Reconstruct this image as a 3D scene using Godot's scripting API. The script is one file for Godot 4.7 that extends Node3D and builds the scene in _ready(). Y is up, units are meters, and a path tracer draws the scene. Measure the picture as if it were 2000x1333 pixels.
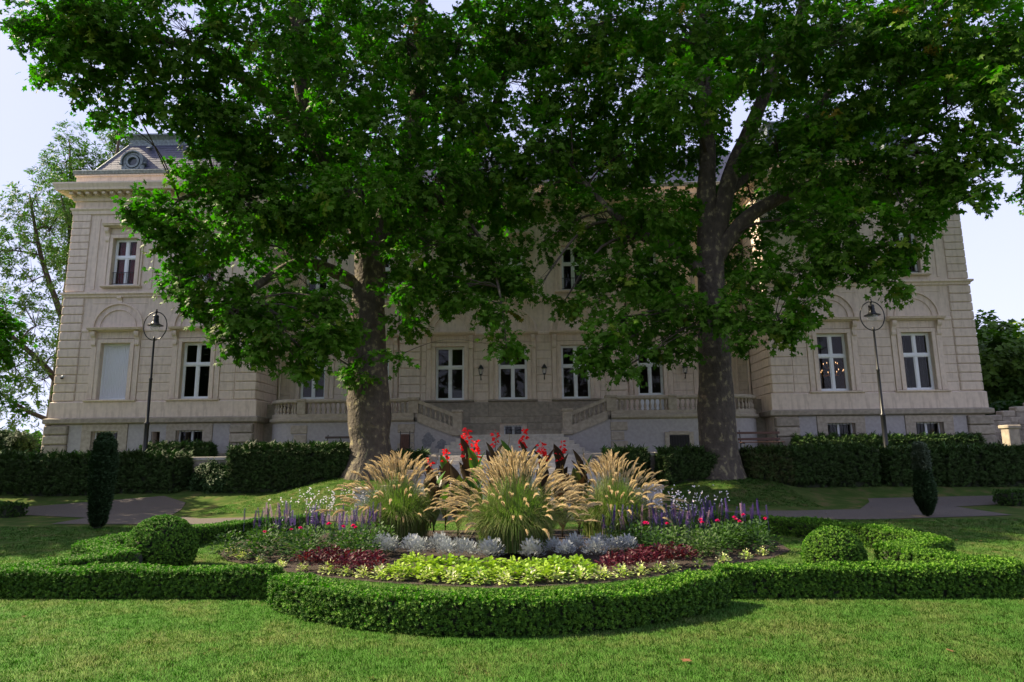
extends Node3D
# A pale two-storey mansion behind two great plane trees, with a box-hedged flower bed in front.
# World: x along the facade, z towards the viewer (wing fronts at z = 0), y up, metres.

const LEFT_LIMBS := [
	[[Vector3(-4.89,3.25,5.00),Vector3(-5.09,5.99,5.00),Vector3(-5.03,8.45,5.00),Vector3(-5.02,9.42,5.00)],[0.72,0.62,0.56,0.5]],
	[[Vector3(-5.04,8.84,5.00),Vector3(-5.61,10.30,5.30),Vector3(-6.40,11.78,6.00),Vector3(-7.09,14.19,7.00),Vector3(-7.33,17.40,7.50),Vector3(-7.83,21.97,7.50)],[0.45,0.38,0.33,0.28,0.2,0.1]],
	[[Vector3(-5.01,8.83,5.00),Vector3(-4.55,10.20,5.00),Vector3(-3.87,12.28,4.80),Vector3(-3.46,15.10,4.60),Vector3(-3.42,18.23,4.50),Vector3(-3.52,25.76,4.50)],[0.48,0.42,0.38,0.32,0.25,0.1]],
	[[Vector3(-4.71,9.22,5.00),Vector3(-2.67,11.06,5.00),Vector3(-0.79,14.03,4.50),Vector3(0.22,17.25,4.50)],[0.3,0.26,0.2,0.08]],
	[[Vector3(-2.67,11.06,5.00),Vector3(-1.29,9.73,5.60),Vector3(-0.44,7.75,6.50),Vector3(-0.14,6.20,7.10),Vector3(-0.01,4.96,7.50)],[0.09,0.07,0.05,0.03,0.012]],
	[[Vector3(-5.33,7.69,5.00),Vector3(-6.38,8.20,5.60),Vector3(-7.27,8.22,6.20),Vector3(-8.23,7.16,7.20),Vector3(-8.65,6.13,8.00)],[0.25,0.22,0.2,0.13,0.06]],
	[[Vector3(-6.40,11.78,6.00),Vector3(-7.76,13.34,7.50),Vector3(-8.79,13.93,9.00),Vector3(-9.52,13.99,10.00),Vector3(-11.11,14.03,10.50),Vector3(-12.45,13.88,11.00)],[0.26,0.22,0.18,0.14,0.1,0.05]],
	[[Vector3(-6.40,11.78,6.00),Vector3(-7.76,11.26,7.20),Vector3(-9.09,10.39,8.00),Vector3(-10.40,9.77,8.30)],[0.2,0.16,0.12,0.05]]]
const LEFT_LOW := [[-6.6,7.2,7.0,1.2],[-7.5,6.4,8.0,1.1],[-8.1,5.8,9.0,0.9],[-6.5,5.3,9.0,1.0],[-5.2,5.2,9.0,0.8],[-8.1,5.0,9.0,0.5],[-7.1,4.8,9.0,0.6],[-5.8,4.6,9.0,0.6],[-5.1,5.5,8.6,0.8],[-5.9,4.2,9.2,0.3],[-9.2,7.0,8.0,1.3],[-10.4,7.3,8.0,0.8],[-10.8,9.2,8.0,1.1],[-11.3,9.4,8.5,0.7],[-11.6,9.4,8.8,0.4],[-9.7,8.8,8.0,1.4],[-9.2,9.3,5.0,1.5],[-10.2,6.4,7.5,0.6],[-9.3,6.4,7.5,0.9],[-10.4,8.2,8.3,0.9]]
const LEFT_UP := [[-9.5,10.9,8.0,1.3],[-9.8,10.3,8.5,0.6],[-8.9,12.2,9.0,1.7],[-9.7,12.5,10.0,1.3],[-11.2,13.0,10.0,1.1],[-11.9,13.2,11.0,1.0],[-13.0,13.7,11.0,0.8],[-13.6,14.4,11.0,0.8],[-12.4,12.4,11.0,0.6],[-13.2,12.8,11.0,0.4],[-11.1,14.2,11.0,1.5],[-9.2,13.8,11.0,1.7],[-7.5,14.1,10.0,1.7],[-7.4,11.8,9.0,1.6],[-11.1,12.1,10.0,0.4],[-11.8,12.1,10.5,0.7],[-9.8,12.1,10.0,0.6],[-8.5,10.4,9.0,1.3],[-7.9,9.3,9.0,1.4],[-7.0,9.7,8.0,1.5],[-12.0,14.2,11.5,1.0],[-11.4,11.5,10.5,0.3],[-13.3,14.4,10.0,0.9]]
const LEFT_CENTRE := [[0.6,15.6,5.0,1.6],[0.5,16.9,5.5,1.5],[-6.5,11.4,8.0,1.7],[-5.7,8.9,8.0,1.4],[-4.5,9.7,9.0,1.6],[-4.0,12.2,8.0,1.8],[-5.2,14.1,8.0,1.8],[-6.7,16.2,8.0,1.8],[-3.4,16.1,7.0,1.9],[-2.4,10.9,7.0,1.7],[-1.6,14.2,6.0,1.8],[-2.7,8.5,7.0,1.6],[-3.4,7.1,7.0,1.0],[-2.5,7.2,6.0,1.2],[-1.3,9.2,6.0,1.5],[-0.5,11.7,6.0,1.6],[-0.2,7.9,6.0,1.1],[-1.6,7.1,6.5,0.8],[-3.5,6.1,6.0,0.6],[-0.1,5.2,7.5,0.5],[-0.2,6.2,7.2,0.5],[0.3,7.5,6.5,0.7],[-0.9,6.5,6.8,0.5],[-0.3,4.6,7.5,0.2],[-5.5,6.4,8.2,0.7],[-3.6,4.7,7.5,0.3],[-6.1,13.8,3.0,2.1],[-7.2,18.7,4.0,2.0],[-4.5,18.4,5.0,1.9],[-1.7,17.2,5.0,1.8],[0.2,18.4,5.0,1.8],[-1.3,12.8,3.5,1.8],[-4.0,11.2,5.0,1.5],[-2.4,14.8,3.0,2.0],[-7.1,15.5,4.0,1.9],[-3.0,17.2,3.0,2.1],[-9.4,17.3,3.0,2.1],[-0.2,19.2,3.0,2.1],[-3.6,11.1,3.0,1.9],[-8.1,11.0,3.0,1.7],[-0.3,11.7,2.6,1.6],[-8.2,7.3,4.5,1.0],[-5.0,4.4,6.2,0.5],[-0.7,8.2,4.0,0.7]]
const LEFT_CROWN := [[-6.8,20.0,8.0,2.2],[-3.4,20.8,7.0,2.3],[-10.7,18.6,9.0,2.0],[0.3,20.9,6.0,2.2],[-5.7,25.7,6.0,2.4],[-8.8,23.2,8.0,2.2],[-1.8,26.9,5.0,2.3],[-4.4,30.8,5.0,2.2],[-12.1,15.9,11.0,1.6]]
const RIGHT_LIMBS := [
	[[Vector3(7.18,3.11,5.00),Vector3(7.22,5.81,5.00),Vector3(7.29,8.25,5.00),Vector3(7.31,9.21,5.00)],[0.6,0.51,0.46,0.42]],
	[[Vector3(7.24,8.63,5.00),Vector3(7.30,10.97,5.00),Vector3(7.45,12.78,5.00),Vector3(7.51,15.68,5.00),Vector3(7.59,18.92,5.00),Vector3(7.93,24.66,5.00)],[0.4,0.34,0.3,0.25,0.2,0.08]],
	[[Vector3(7.38,8.63,5.00),Vector3(8.12,11.46,5.20),Vector3(8.92,13.25,5.40),Vector3(9.59,14.85,5.60),Vector3(10.12,16.15,5.80),Vector3(10.91,17.66,6.00),Vector3(11.99,22.40,6.00)],[0.36,0.3,0.26,0.22,0.2,0.16,0.06]],
	[[Vector3(7.43,8.44,5.00),Vector3(8.55,9.87,5.50),Vector3(10.04,10.60,6.00),Vector3(11.44,10.92,6.50),Vector3(12.67,11.26,7.50),Vector3(13.98,12.13,8.50)],[0.3,0.26,0.22,0.18,0.12,0.05]],
	[[Vector3(7.12,7.87,5.00),Vector3(6.00,8.75,5.30),Vector3(4.78,9.24,5.60),Vector3(3.59,10.06,6.00),Vector3(2.37,11.61,6.00)],[0.26,0.22,0.18,0.12,0.06]],
	[[Vector3(7.98,10.88,5.20),Vector3(9.86,12.77,4.50),Vector3(11.88,14.67,4.20),Vector3(13.41,16.26,4.20),Vector3(15.08,17.43,5.00)],[0.2,0.18,0.15,0.12,0.05]],
	[[Vector3(7.40,6.55,5.00),Vector3(7.93,5.79,6.00),Vector3(8.38,5.49,7.50)],[0.09,0.06,0.03]]]
const RIGHT_LOW := [[3.3,5.5,8.0,0.9],[2.8,4.7,8.5,0.6],[2.5,4.6,8.5,0.3],[4.2,5.8,8.0,1.0],[4.7,5.0,8.0,0.7],[3.8,4.3,8.5,0.4],[3.5,4.1,8.5,0.2],[4.4,7.4,7.0,1.1],[3.2,7.5,7.0,0.9],[1.1,7.1,7.0,0.6],[1.9,6.6,7.0,0.5],[2.8,6.4,7.5,0.5],[1.1,8.8,6.0,0.6],[3.0,9.1,6.0,0.7],[5.5,6.1,8.0,0.8],[5.2,7.7,7.0,1.1],[5.5,5.0,8.0,0.5],[7.1,6.1,8.5,0.8],[8.0,5.5,9.0,0.8],[6.8,5.1,9.0,0.5],[8.8,6.0,9.0,0.6],[7.8,6.9,8.0,1.0],[9.1,7.3,8.0,1.1],[8.3,5.0,9.0,0.3],[6.7,5.9,8.0,0.5]]
const RIGHT_RIGHT := [[10.2,7.6,8.5,1.0],[10.8,7.1,9.0,0.6],[11.2,6.4,9.5,0.4],[11.5,7.6,9.5,0.8],[10.6,8.3,9.0,1.1],[9.9,8.8,8.0,1.2],[12.2,8.7,9.0,0.8],[12.5,8.7,9.5,0.5],[11.6,10.2,8.0,1.3],[10.1,10.7,8.0,1.5],[9.0,11.7,7.5,1.4],[10.6,12.5,8.0,1.7],[8.7,14.5,8.0,1.7],[10.6,14.4,9.0,1.8],[12.2,13.1,9.0,1.8],[12.4,10.7,9.0,1.4],[13.1,11.6,10.0,1.4],[13.1,9.9,10.0,0.9],[13.4,9.0,10.5,0.5],[13.0,8.5,10.5,0.3],[14.0,13.6,10.0,1.7],[13.9,11.4,11.0,1.1],[12.6,14.3,10.0,1.8],[13.6,10.1,10.5,0.8],[14.3,12.8,11.0,0.9],[12.7,9.5,9.5,0.7],[14.1,9.8,11.0,0.4]]
const RIGHT_CENTRE := [[3.4,9.7,6.0,1.6],[1.3,10.8,6.0,1.4],[1.1,12.6,6.0,1.7],[2.5,14.6,6.0,1.7],[4.2,12.2,6.0,1.8],[5.3,9.8,6.5,1.3],[4.7,14.5,7.0,1.8],[5.7,12.6,9.0,1.5],[6.3,15.5,8.0,1.8],[3.0,16.5,7.0,1.8],[9.7,11.3,3.0,1.7],[12.3,11.3,3.0,1.6],[5.4,14.7,3.0,2.1],[4.2,17.7,5.0,1.9],[6.2,18.3,5.0,1.9],[8.7,17.8,5.0,1.8],[10.6,17.2,6.0,1.8],[12.6,16.7,7.0,1.8],[2.6,14.2,4.0,1.9],[7.1,13.5,4.0,1.6],[2.0,17.3,5.0,1.8],[8.7,17.6,3.0,2.1],[11.8,17.3,3.0,2.1],[14.2,15.1,4.0,2.0],[6.8,10.7,3.0,1.6],[3.2,13.0,3.0,1.8],[8.8,8.9,4.0,1.3],[5.6,7.1,5.0,1.0],[11.4,13.1,5.0,1.5],[15.6,15.5,6.0,1.8]]
const RIGHT_CROWN := [[5.9,20.6,7.0,2.3],[9.6,20.4,7.0,2.3],[2.2,21.1,6.0,2.2],[12.6,19.1,8.0,2.2],[15.1,17.1,9.0,2.0],[8.3,25.2,6.0,2.4],[12.2,25.1,6.0,2.2],[4.3,25.4,6.0,2.2],[9.3,30.3,5.0,2.0]]

const EYE := Vector3(0.532, 1.6, 28.0)
const TO_SUN := Vector3(-0.80, 0.66, -0.15)
const TERRACE := 1.6
const ORD := ["first", "second", "third", "fourth", "fifth", "sixth", "seventh", "eighth", "ninth", "tenth", "eleventh", "twelfth", "thirteenth", "fourteenth", "fifteenth", "sixteenth", "seventeenth", "eighteenth", "nineteenth", "twentieth"]

var M := {}
var taken := {}
var meshes := {}
var rng := RandomNumberGenerator.new()
var lumps := FastNoiseLite.new()


func _ready() -> void:
	# camera
	var cam := Camera3D.new()
	cam.name = "camera"
	cam.fov = 54.79
	cam.near = 0.1
	cam.far = 2500.0
	cam.transform = Transform3D(Basis(Vector3.UP, deg_to_rad(1.044)) * Basis(Vector3.RIGHT, deg_to_rad(9.889)) * Basis(Vector3.BACK, deg_to_rad(-0.601)), EYE)
	add_child(cam)
	cam.current = true
	# sky, exposure
	var sky_mat := ProceduralSkyMaterial.new()
	sky_mat.sky_top_color = Color(0.66, 0.69, 0.84)
	sky_mat.sky_horizon_color = Color(0.80, 0.82, 0.92)
	sky_mat.sky_curve = 0.25
	sky_mat.sky_energy_multiplier = 0.81
	sky_mat.ground_bottom_color = Color(0.25, 0.27, 0.2)
	sky_mat.ground_horizon_color = Color(0.6, 0.62, 0.64)
	sky_mat.sun_angle_max = 75.0
	sky_mat.sun_curve = 0.2
	var env := Environment.new()
	env.background_mode = Environment.BG_SKY
	env.sky = Sky.new()
	env.sky.sky_material = sky_mat
	env.tonemap_mode = Environment.TONE_MAPPER_LINEAR
	env.tonemap_exposure = 2.7
	env.sdfgi_enabled = true
	env.ssao_enabled = true
	env.ssil_enabled = true
	var we := WorldEnvironment.new()
	we.name = "world_environment"
	we.environment = env
	add_child(we)
	# sun: high on the left, a little behind the facade's plane
	var sun := DirectionalLight3D.new()
	sun.name = "sun"
	sun.light_energy = 1.6
	sun.light_color = Color(1.0, 0.93, 0.80)
	sun.light_angular_distance = 0.5
	sun.shadow_enabled = true
	sun.basis = Basis.looking_at(-TO_SUN.normalized())
	add_child(sun)

	rng.seed = 20240611
	lumps.seed = 5
	lumps.frequency = 0.35
	materials()
	ground()
	mansion()
	terraces()
	stairs()
	retaining_wall()
	plane_trees()
	background()
	dark_hedges()
	parterre()
	flower_bed()
	lamps_and_furniture()
	lawn()


# ------------------------------------------------------------------ helpers

class MB:
	var s := SurfaceTool.new()
	func _init(smooth := false) -> void:
		s.begin(Mesh.PRIMITIVE_TRIANGLES)
		s.set_smooth_group(0 if smooth else -1)
	func tri(a: Vector3, b: Vector3, c: Vector3, n: Vector3) -> void:
		if (a - c).cross(a - b).dot(n) < 0.0:
			var t := b
			b = c
			c = t
		s.add_vertex(a)
		s.add_vertex(b)
		s.add_vertex(c)
	func quad(a: Vector3, b: Vector3, c: Vector3, d: Vector3, n: Vector3) -> void:
		tri(a, b, c, n)
		tri(a, c, d, n)
	func box(c: Vector3, size: Vector3, bevel := 0.0) -> void:
		var h := size * 0.5
		var i := h - Vector3.ONE * bevel
		for ax in 3:
			var u := (ax + 1) % 3
			var v := (ax + 2) % 3
			for sg in [-1.0, 1.0]:
				var p := []
				for k in [[-1, -1], [1, -1], [1, 1], [-1, 1]]:
					var q := c
					q[ax] += sg * h[ax]
					q[u] += k[0] * i[u]
					q[v] += k[1] * i[v]
					p.append(q)
				var n := Vector3.ZERO
				n[ax] = sg
				quad(p[0], p[1], p[2], p[3], n)
			if bevel > 0.0:
				for su in [-1.0, 1.0]:
					for sv in [-1.0, 1.0]:
						var p := []
						for k in [[0, -1], [0, 1], [1, 1], [1, -1]]:
							var q := c
							q[ax] += k[1] * i[ax]
							q[u] += su * (h[u] if k[0] == 0 else i[u])
							q[v] += sv * (i[v] if k[0] == 0 else h[v])
							p.append(q)
						var n := Vector3.ZERO
						n[u] = su
						n[v] = sv
						quad(p[0], p[1], p[2], p[3], n)
		if bevel > 0.0:
			for sx in [-1.0, 1.0]:
				for sy in [-1.0, 1.0]:
					for sz in [-1.0, 1.0]:
						var n := Vector3(sx, sy, sz)
						tri(c + n * Vector3(h.x, i.y, i.z), c + n * Vector3(i.x, h.y, i.z), c + n * Vector3(i.x, i.y, h.z), n)
	# profile of (radius, height) points turned about the vertical axis at c
	func lathe(prof: Array, c: Vector3, seg := 12) -> void:
		for k in prof.size() - 1:
			for j in seg:
				var a0 := TAU * j / seg
				var a1 := TAU * (j + 1) / seg
				var p: Array[Vector3] = []
				for e in [[k, a0], [k, a1], [k + 1, a1], [k + 1, a0]]:
					var pr: Vector2 = prof[e[0]]
					p.append(c + Vector3(cos(e[1]) * pr.x, pr.y, sin(e[1]) * pr.x))
				var am := (a0 + a1) * 0.5
				var dv: Vector2 = prof[k + 1] - prof[k]
				var n := Vector3(cos(am) * dv.y, -dv.x, sin(am) * dv.y)
				if prof[k].x > 1e-5:
					tri(p[0], p[1], p[2] if prof[k + 1].x > 1e-5 else p[3], n)
				if prof[k + 1].x > 1e-5:
					tri(p[0], p[2], p[3], n)
	func tube(path: Array, radii: Array, seg := 8, bump: FastNoiseLite = null, amount := 0.0) -> void:
		var rings := []
		var side := Vector3.RIGHT
		for i in path.size():
			var t: Vector3 = (path[mini(i + 1, path.size() - 1)] - path[maxi(i - 1, 0)]).normalized()
			side = (side - t * side.dot(t))
			if side.length() < 0.01:
				side = t.cross(Vector3.FORWARD)
			side = side.normalized()
			var other := t.cross(side)
			var ring := []
			for j in seg:
				var a := TAU * j / seg
				var d := side * cos(a) + other * sin(a)
				var r: float = radii[i]
				if bump:
					r *= 1.0 + amount * bump.get_noise_3dv((path[i] + d * r) * 1.6)
				ring.append(path[i] + d * r)
			rings.append(ring)
		for i in path.size() - 1:
			for j in seg:
				var k := (j + 1) % seg
				var n: Vector3 = rings[i][j] + rings[i][k] - path[i] * 2.0
				quad(rings[i][j], rings[i][k], rings[i + 1][k], rings[i + 1][j], n)
		for e in [0, path.size() - 1]:
			var o: Vector3 = path[0] - path[1] if e == 0 else path[e] - path[e - 1]
			for j in range(1, seg - 1):
				tri(rings[e][0], rings[e][j], rings[e][j + 1], o)
	# polygon of (z, y) points drawn along x
	func extrude(poly: PackedVector2Array, x0: float, x1: float) -> void:
		var mid := Vector2.ZERO
		for p in poly:
			mid += p / poly.size()
		for i in poly.size():
			var a := poly[i]
			var b := poly[(i + 1) % poly.size()]
			var nn := Vector2(b.y - a.y, a.x - b.x)
			if not Geometry2D.is_polygon_clockwise(poly):
				nn = -nn
			quad(Vector3(x0, a.y, a.x), Vector3(x1, a.y, a.x), Vector3(x1, b.y, b.x), Vector3(x0, b.y, b.x), Vector3(0, -nn.y, -nn.x))
		var ids := Geometry2D.triangulate_polygon(poly)
		for i in range(0, ids.size(), 3):
			for e in [x0, x1]:
				tri(Vector3(e, poly[ids[i]].y, poly[ids[i]].x), Vector3(e, poly[ids[i + 1]].y, poly[ids[i + 1]].x), Vector3(e, poly[ids[i + 2]].y, poly[ids[i + 2]].x), Vector3(signf(e - (x0 + x1) * 0.5), 0, 0))
	# a moulding: (out, y) points carried along a plan of (x, z) points, mitred; out is to the left when walking with -z ahead on the left
	func sweep(plan: Array, prof: Array, closed := false) -> void:
		var cols := []
		for i in plan.size():
			var d0: Vector2
			var d1: Vector2
			var p: Vector2 = plan[i]
			if closed:
				d0 = (p - plan[(i - 1 + plan.size()) % plan.size()]).normalized()
				d1 = (plan[(i + 1) % plan.size()] - p).normalized()
			else:
				d1 = (plan[i + 1] - p).normalized() if i < plan.size() - 1 else (p - plan[i - 1]).normalized()
				d0 = (p - plan[i - 1]).normalized() if i > 0 else d1
			var n0 := Vector2(-d0.y, d0.x)
			var n1 := Vector2(-d1.y, d1.x)
			var m := (n0 + n1).normalized()
			m /= maxf(0.3, m.dot(n0))
			var col := []
			for q in prof:
				col.append(Vector3(p.x + m.x * q.x, q.y, p.y + m.y * q.x))
			cols.append([col, n1])
		for i in plan.size() if closed else plan.size() - 1:
			var a: Array = cols[i][0]
			var b: Array = cols[(i + 1) % plan.size()][0]
			var n1: Vector2 = cols[i][1]
			for k in prof.size() - 1:
				var dv: Vector2 = prof[k + 1] - prof[k]
				var n := Vector3(n1.x * dv.y, -dv.x, n1.y * dv.y)
				quad(a[k], b[k], b[k + 1], a[k + 1], n)
	# a leaf blade: pointed oval from base along dir, its face towards up
	func leaf(base: Vector3, dir: Vector3, up: Vector3, length: float, width: float, droop := 0.2, segs := 2, fold := 0.25) -> void:
		dir = dir.normalized()
		var side := dir.cross(up)
		if side.length() < 0.01:
			side = dir.cross(Vector3(0.3, 0.1, 0.9))
		side = side.normalized()
		var nrm := side.cross(dir).normalized()
		var last := [base, base, base]
		for i in range(1, segs + 1):
			var t := float(i) / segs
			var w := width * 0.5 * sin(PI * pow(t, 0.8)) if i < segs else 0.0
			if segs == 2 and i == 1:
				w = width * 0.5
			var c := base + dir * length * t - Vector3.UP * droop * length * t * t
			var now := [c - side * w + nrm * w * fold, c, c + side * w + nrm * w * fold]
			if i == 1:
				tri(base, now[0], now[1], nrm)
				tri(base, now[1], now[2], nrm)
			elif i == segs:
				tri(last[0], c, last[1], nrm)
				tri(last[1], c, last[2], nrm)
			else:
				quad(last[0], now[0], now[1], last[1], nrm)
				quad(last[1], now[1], now[2], last[2], nrm)
			last = now
	# a five-lobed plane-tree leaf
	func palm(base: Vector3, dir: Vector3, up: Vector3, size: float) -> void:
		dir = dir.normalized()
		var side := dir.cross(up).normalized()
		var nrm := side.cross(dir).normalized()
		var hub := base + dir * size * 0.28
		var rim := []
		for e in [[180, 0.16], [140, 0.40], [108, 0.66], [80, 0.40], [50, 0.80], [25, 0.46], [0, 0.86], [-25, 0.46], [-50, 0.80], [-80, 0.40], [-108, 0.66], [-140, 0.40]]:
			var a := deg_to_rad(e[0])
			var r: float = e[1] * size * 0.72
			rim.append(hub + dir * cos(a) * r + side * sin(a) * r - nrm * r * r / size * 0.35 + nrm * absf(sin(a)) * r * 0.18)
		for i in rim.size():
			tri(hub, rim[i], rim[(i + 1) % rim.size()], nrm)
	func done(m: Material = null) -> ArrayMesh:
		s.generate_normals()
		if m:
			s.set_material(m)
		return s.commit()


func numbered(called: String) -> String:
	var n: int = taken.get(called, 0)
	taken[called] = n + 1
	return called if n == 0 else "%s_%03d" % [called, n]


func tag(o: Node3D, label: String, category: String, group := "") -> Node3D:
	if label:
		o.set_meta("label", label)
	if category:
		o.set_meta("category", category)
	if group:
		o.set_meta("group", group)
	return o


func thing(called: String, label: String, category: String, at := Vector3.ZERO, turn := 0.0, group := "") -> Node3D:
	var o := Node3D.new()
	o.name = numbered(called)
	add_child(o, true)
	o.position = at
	o.rotation.y = turn
	return tag(o, label, category, group)


func share(called: String, mesh: Mesh, mat: Material, parent: Node3D, at := Vector3.ZERO, turn := 0.0, scl := Vector3.ONE) -> MeshInstance3D:
	var o := MeshInstance3D.new()
	o.name = numbered(called) if parent == self else called
	o.mesh = mesh
	o.material_override = mat
	o.transform = Transform3D(Basis(Vector3.UP, turn).scaled_local(scl), at)
	parent.add_child(o, true)
	return o


func part(called: String, mb: MB, mat: Material, parent: Node3D) -> MeshInstance3D:
	return share(called, mb.done(), mat, parent)


func struct(called: String, mb: MB, mat: Material) -> MeshInstance3D:
	var o := part(called, mb, mat, self)
	o.set_meta("kind", "structure")
	return o


func bevel_box(size: Vector3, bevel: float) -> Mesh:
	var key := "%.3f %.3f %.3f %.3f" % [size.x, size.y, size.z, bevel]
	if not meshes.has(key):
		var mb := MB.new()
		mb.box(Vector3.ZERO, size, bevel)
		meshes[key] = mb.done()
	return meshes[key]


func block(called: String, parent: Node3D, mat: Material, c: Vector3, size: Vector3, bevel := 0.015) -> MeshInstance3D:
	return share(called, bevel_box(size, bevel), mat, parent, c)


func scatter(called: String, mesh: Mesh, mat: Material, places: Array[Transform3D], tints: PackedColorArray, parent: Node3D) -> MultiMeshInstance3D:
	var mm := MultiMesh.new()
	mm.transform_format = MultiMesh.TRANSFORM_3D
	mm.use_colors = true
	mm.mesh = mesh
	mm.instance_count = places.size()
	for i in places.size():
		mm.set_instance_transform(i, places[i])
		mm.set_instance_color(i, tints[i])
	var o := MultiMeshInstance3D.new()
	o.name = numbered(called) if parent == self else called
	o.multimesh = mm
	o.material_override = mat
	o.set_meta("kind", "stuff")
	parent.add_child(o, true)
	return o


func rnd(a: float, b: float) -> float:
	return rng.randf_range(a, b)


func ball_point() -> Vector3:
	while true:
		var p := Vector3(rnd(-1, 1), rnd(-1, 1), rnd(-1, 1))
		var l := p.length()
		if l < 1.0 and l > 0.05:
			return p
	return Vector3.UP


func facing(z: Vector3, up: Vector3) -> Basis:
	z = z.normalized()
	var x := up.cross(z)
	if x.length() < 0.01:
		x = Vector3.RIGHT.cross(z)
	x = x.normalized()
	return Basis(x, z.cross(x), z)


func growing(y: Vector3) -> Basis:
	y = y.normalized()
	var a := rnd(0, TAU)
	var x := Vector3(cos(a), 0, sin(a))
	x = (x - y * x.dot(y)).normalized()
	return Basis(x, y, x.cross(y))


func ground_h(x: float, z: float) -> float:
	if z < 3.95:
		return TERRACE if absf(x) < 30.0 else TERRACE - minf(1.2, (absf(x) - 30.0) * 0.1)
	var h := lerpf(0.56, 0.0, smoothstep(4.4, 7.6, z))
	h = maxf(h, 1.02 * exp(-pow((x + 4.9) / 3.3, 2) - pow((z - 5.0) / 2.3, 2)))
	h = maxf(h, 0.85 * exp(-pow((x - 7.2) / 3.2, 2) - pow((z - 5.0) / 2.4, 2)))
	h *= smoothstep(2.7, 3.9, absf(x)) if z < 8.5 else 1.0
	return h


# ------------------------------------------------------------------ materials

func noise_tex(freq: float, colors: Array, stops: Array, kind := FastNoiseLite.TYPE_SIMPLEX_SMOOTH, octaves := 4, size := 512, sd := 1) -> NoiseTexture2D:
	var n := FastNoiseLite.new()
	n.noise_type = kind
	n.frequency = freq
	n.fractal_octaves = octaves
	n.seed = sd
	var t := NoiseTexture2D.new()
	t.width = size
	t.height = size
	t.seamless = true
	t.noise = n
	var g := Gradient.new()
	g.offsets = PackedFloat32Array(stops)
	g.colors = PackedColorArray(colors)
	t.color_ramp = g
	return t


func srgb(r: float, g: float, b: float) -> Color:
	return Color(r, g, b).linear_to_srgb()


func grained(lin: Color, spread: float, scale: float, rough := 0.85, relief := 0.0, freq := 0.02) -> StandardMaterial3D:
	var m := StandardMaterial3D.new()
	var lo := srgb(lin.r * (1 - spread), lin.g * (1 - spread), lin.b * (1 - spread))
	var hi := srgb(lin.r * (1 + spread), lin.g * (1 + spread), lin.b * (1 + spread))
	m.albedo_texture = noise_tex(freq, [lo, hi], [0.25, 0.75], FastNoiseLite.TYPE_SIMPLEX_SMOOTH, 5, 512, int(lin.r * 1000))
	m.uv1_triplanar = true
	m.uv1_world_triplanar = true
	m.uv1_scale = Vector3.ONE * scale
	m.roughness = rough
	if relief > 0.0:
		m.heightmap_enabled = true
		m.heightmap_scale = relief
		m.heightmap_texture = noise_tex(freq * 4.0, [Color.BLACK, Color.WHITE], [0.2, 0.8], FastNoiseLite.TYPE_SIMPLEX_SMOOTH, 4, 512, 9)
	return m


func plain(lin: Color, rough := 0.6, metal := 0.0) -> StandardMaterial3D:
	var m := StandardMaterial3D.new()
	m.albedo_color = srgb(lin.r, lin.g, lin.b)
	m.roughness = rough
	m.metallic = metal
	return m


func leafy(glow: Color, rough := 0.5) -> StandardMaterial3D:
	var m := StandardMaterial3D.new()
	m.vertex_color_use_as_albedo = true
	m.roughness = rough
	m.metallic_specular = 0.27
	m.cull_mode = BaseMaterial3D.CULL_DISABLED
	m.backlight_enabled = true
	m.backlight = glow
	return m


func green(lin: Color, glow: Color, rough := 0.5) -> StandardMaterial3D:
	var m := leafy(glow, rough)
	m.vertex_color_use_as_albedo = false
	m.albedo_color = srgb(lin.r, lin.g, lin.b)
	return m


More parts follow.
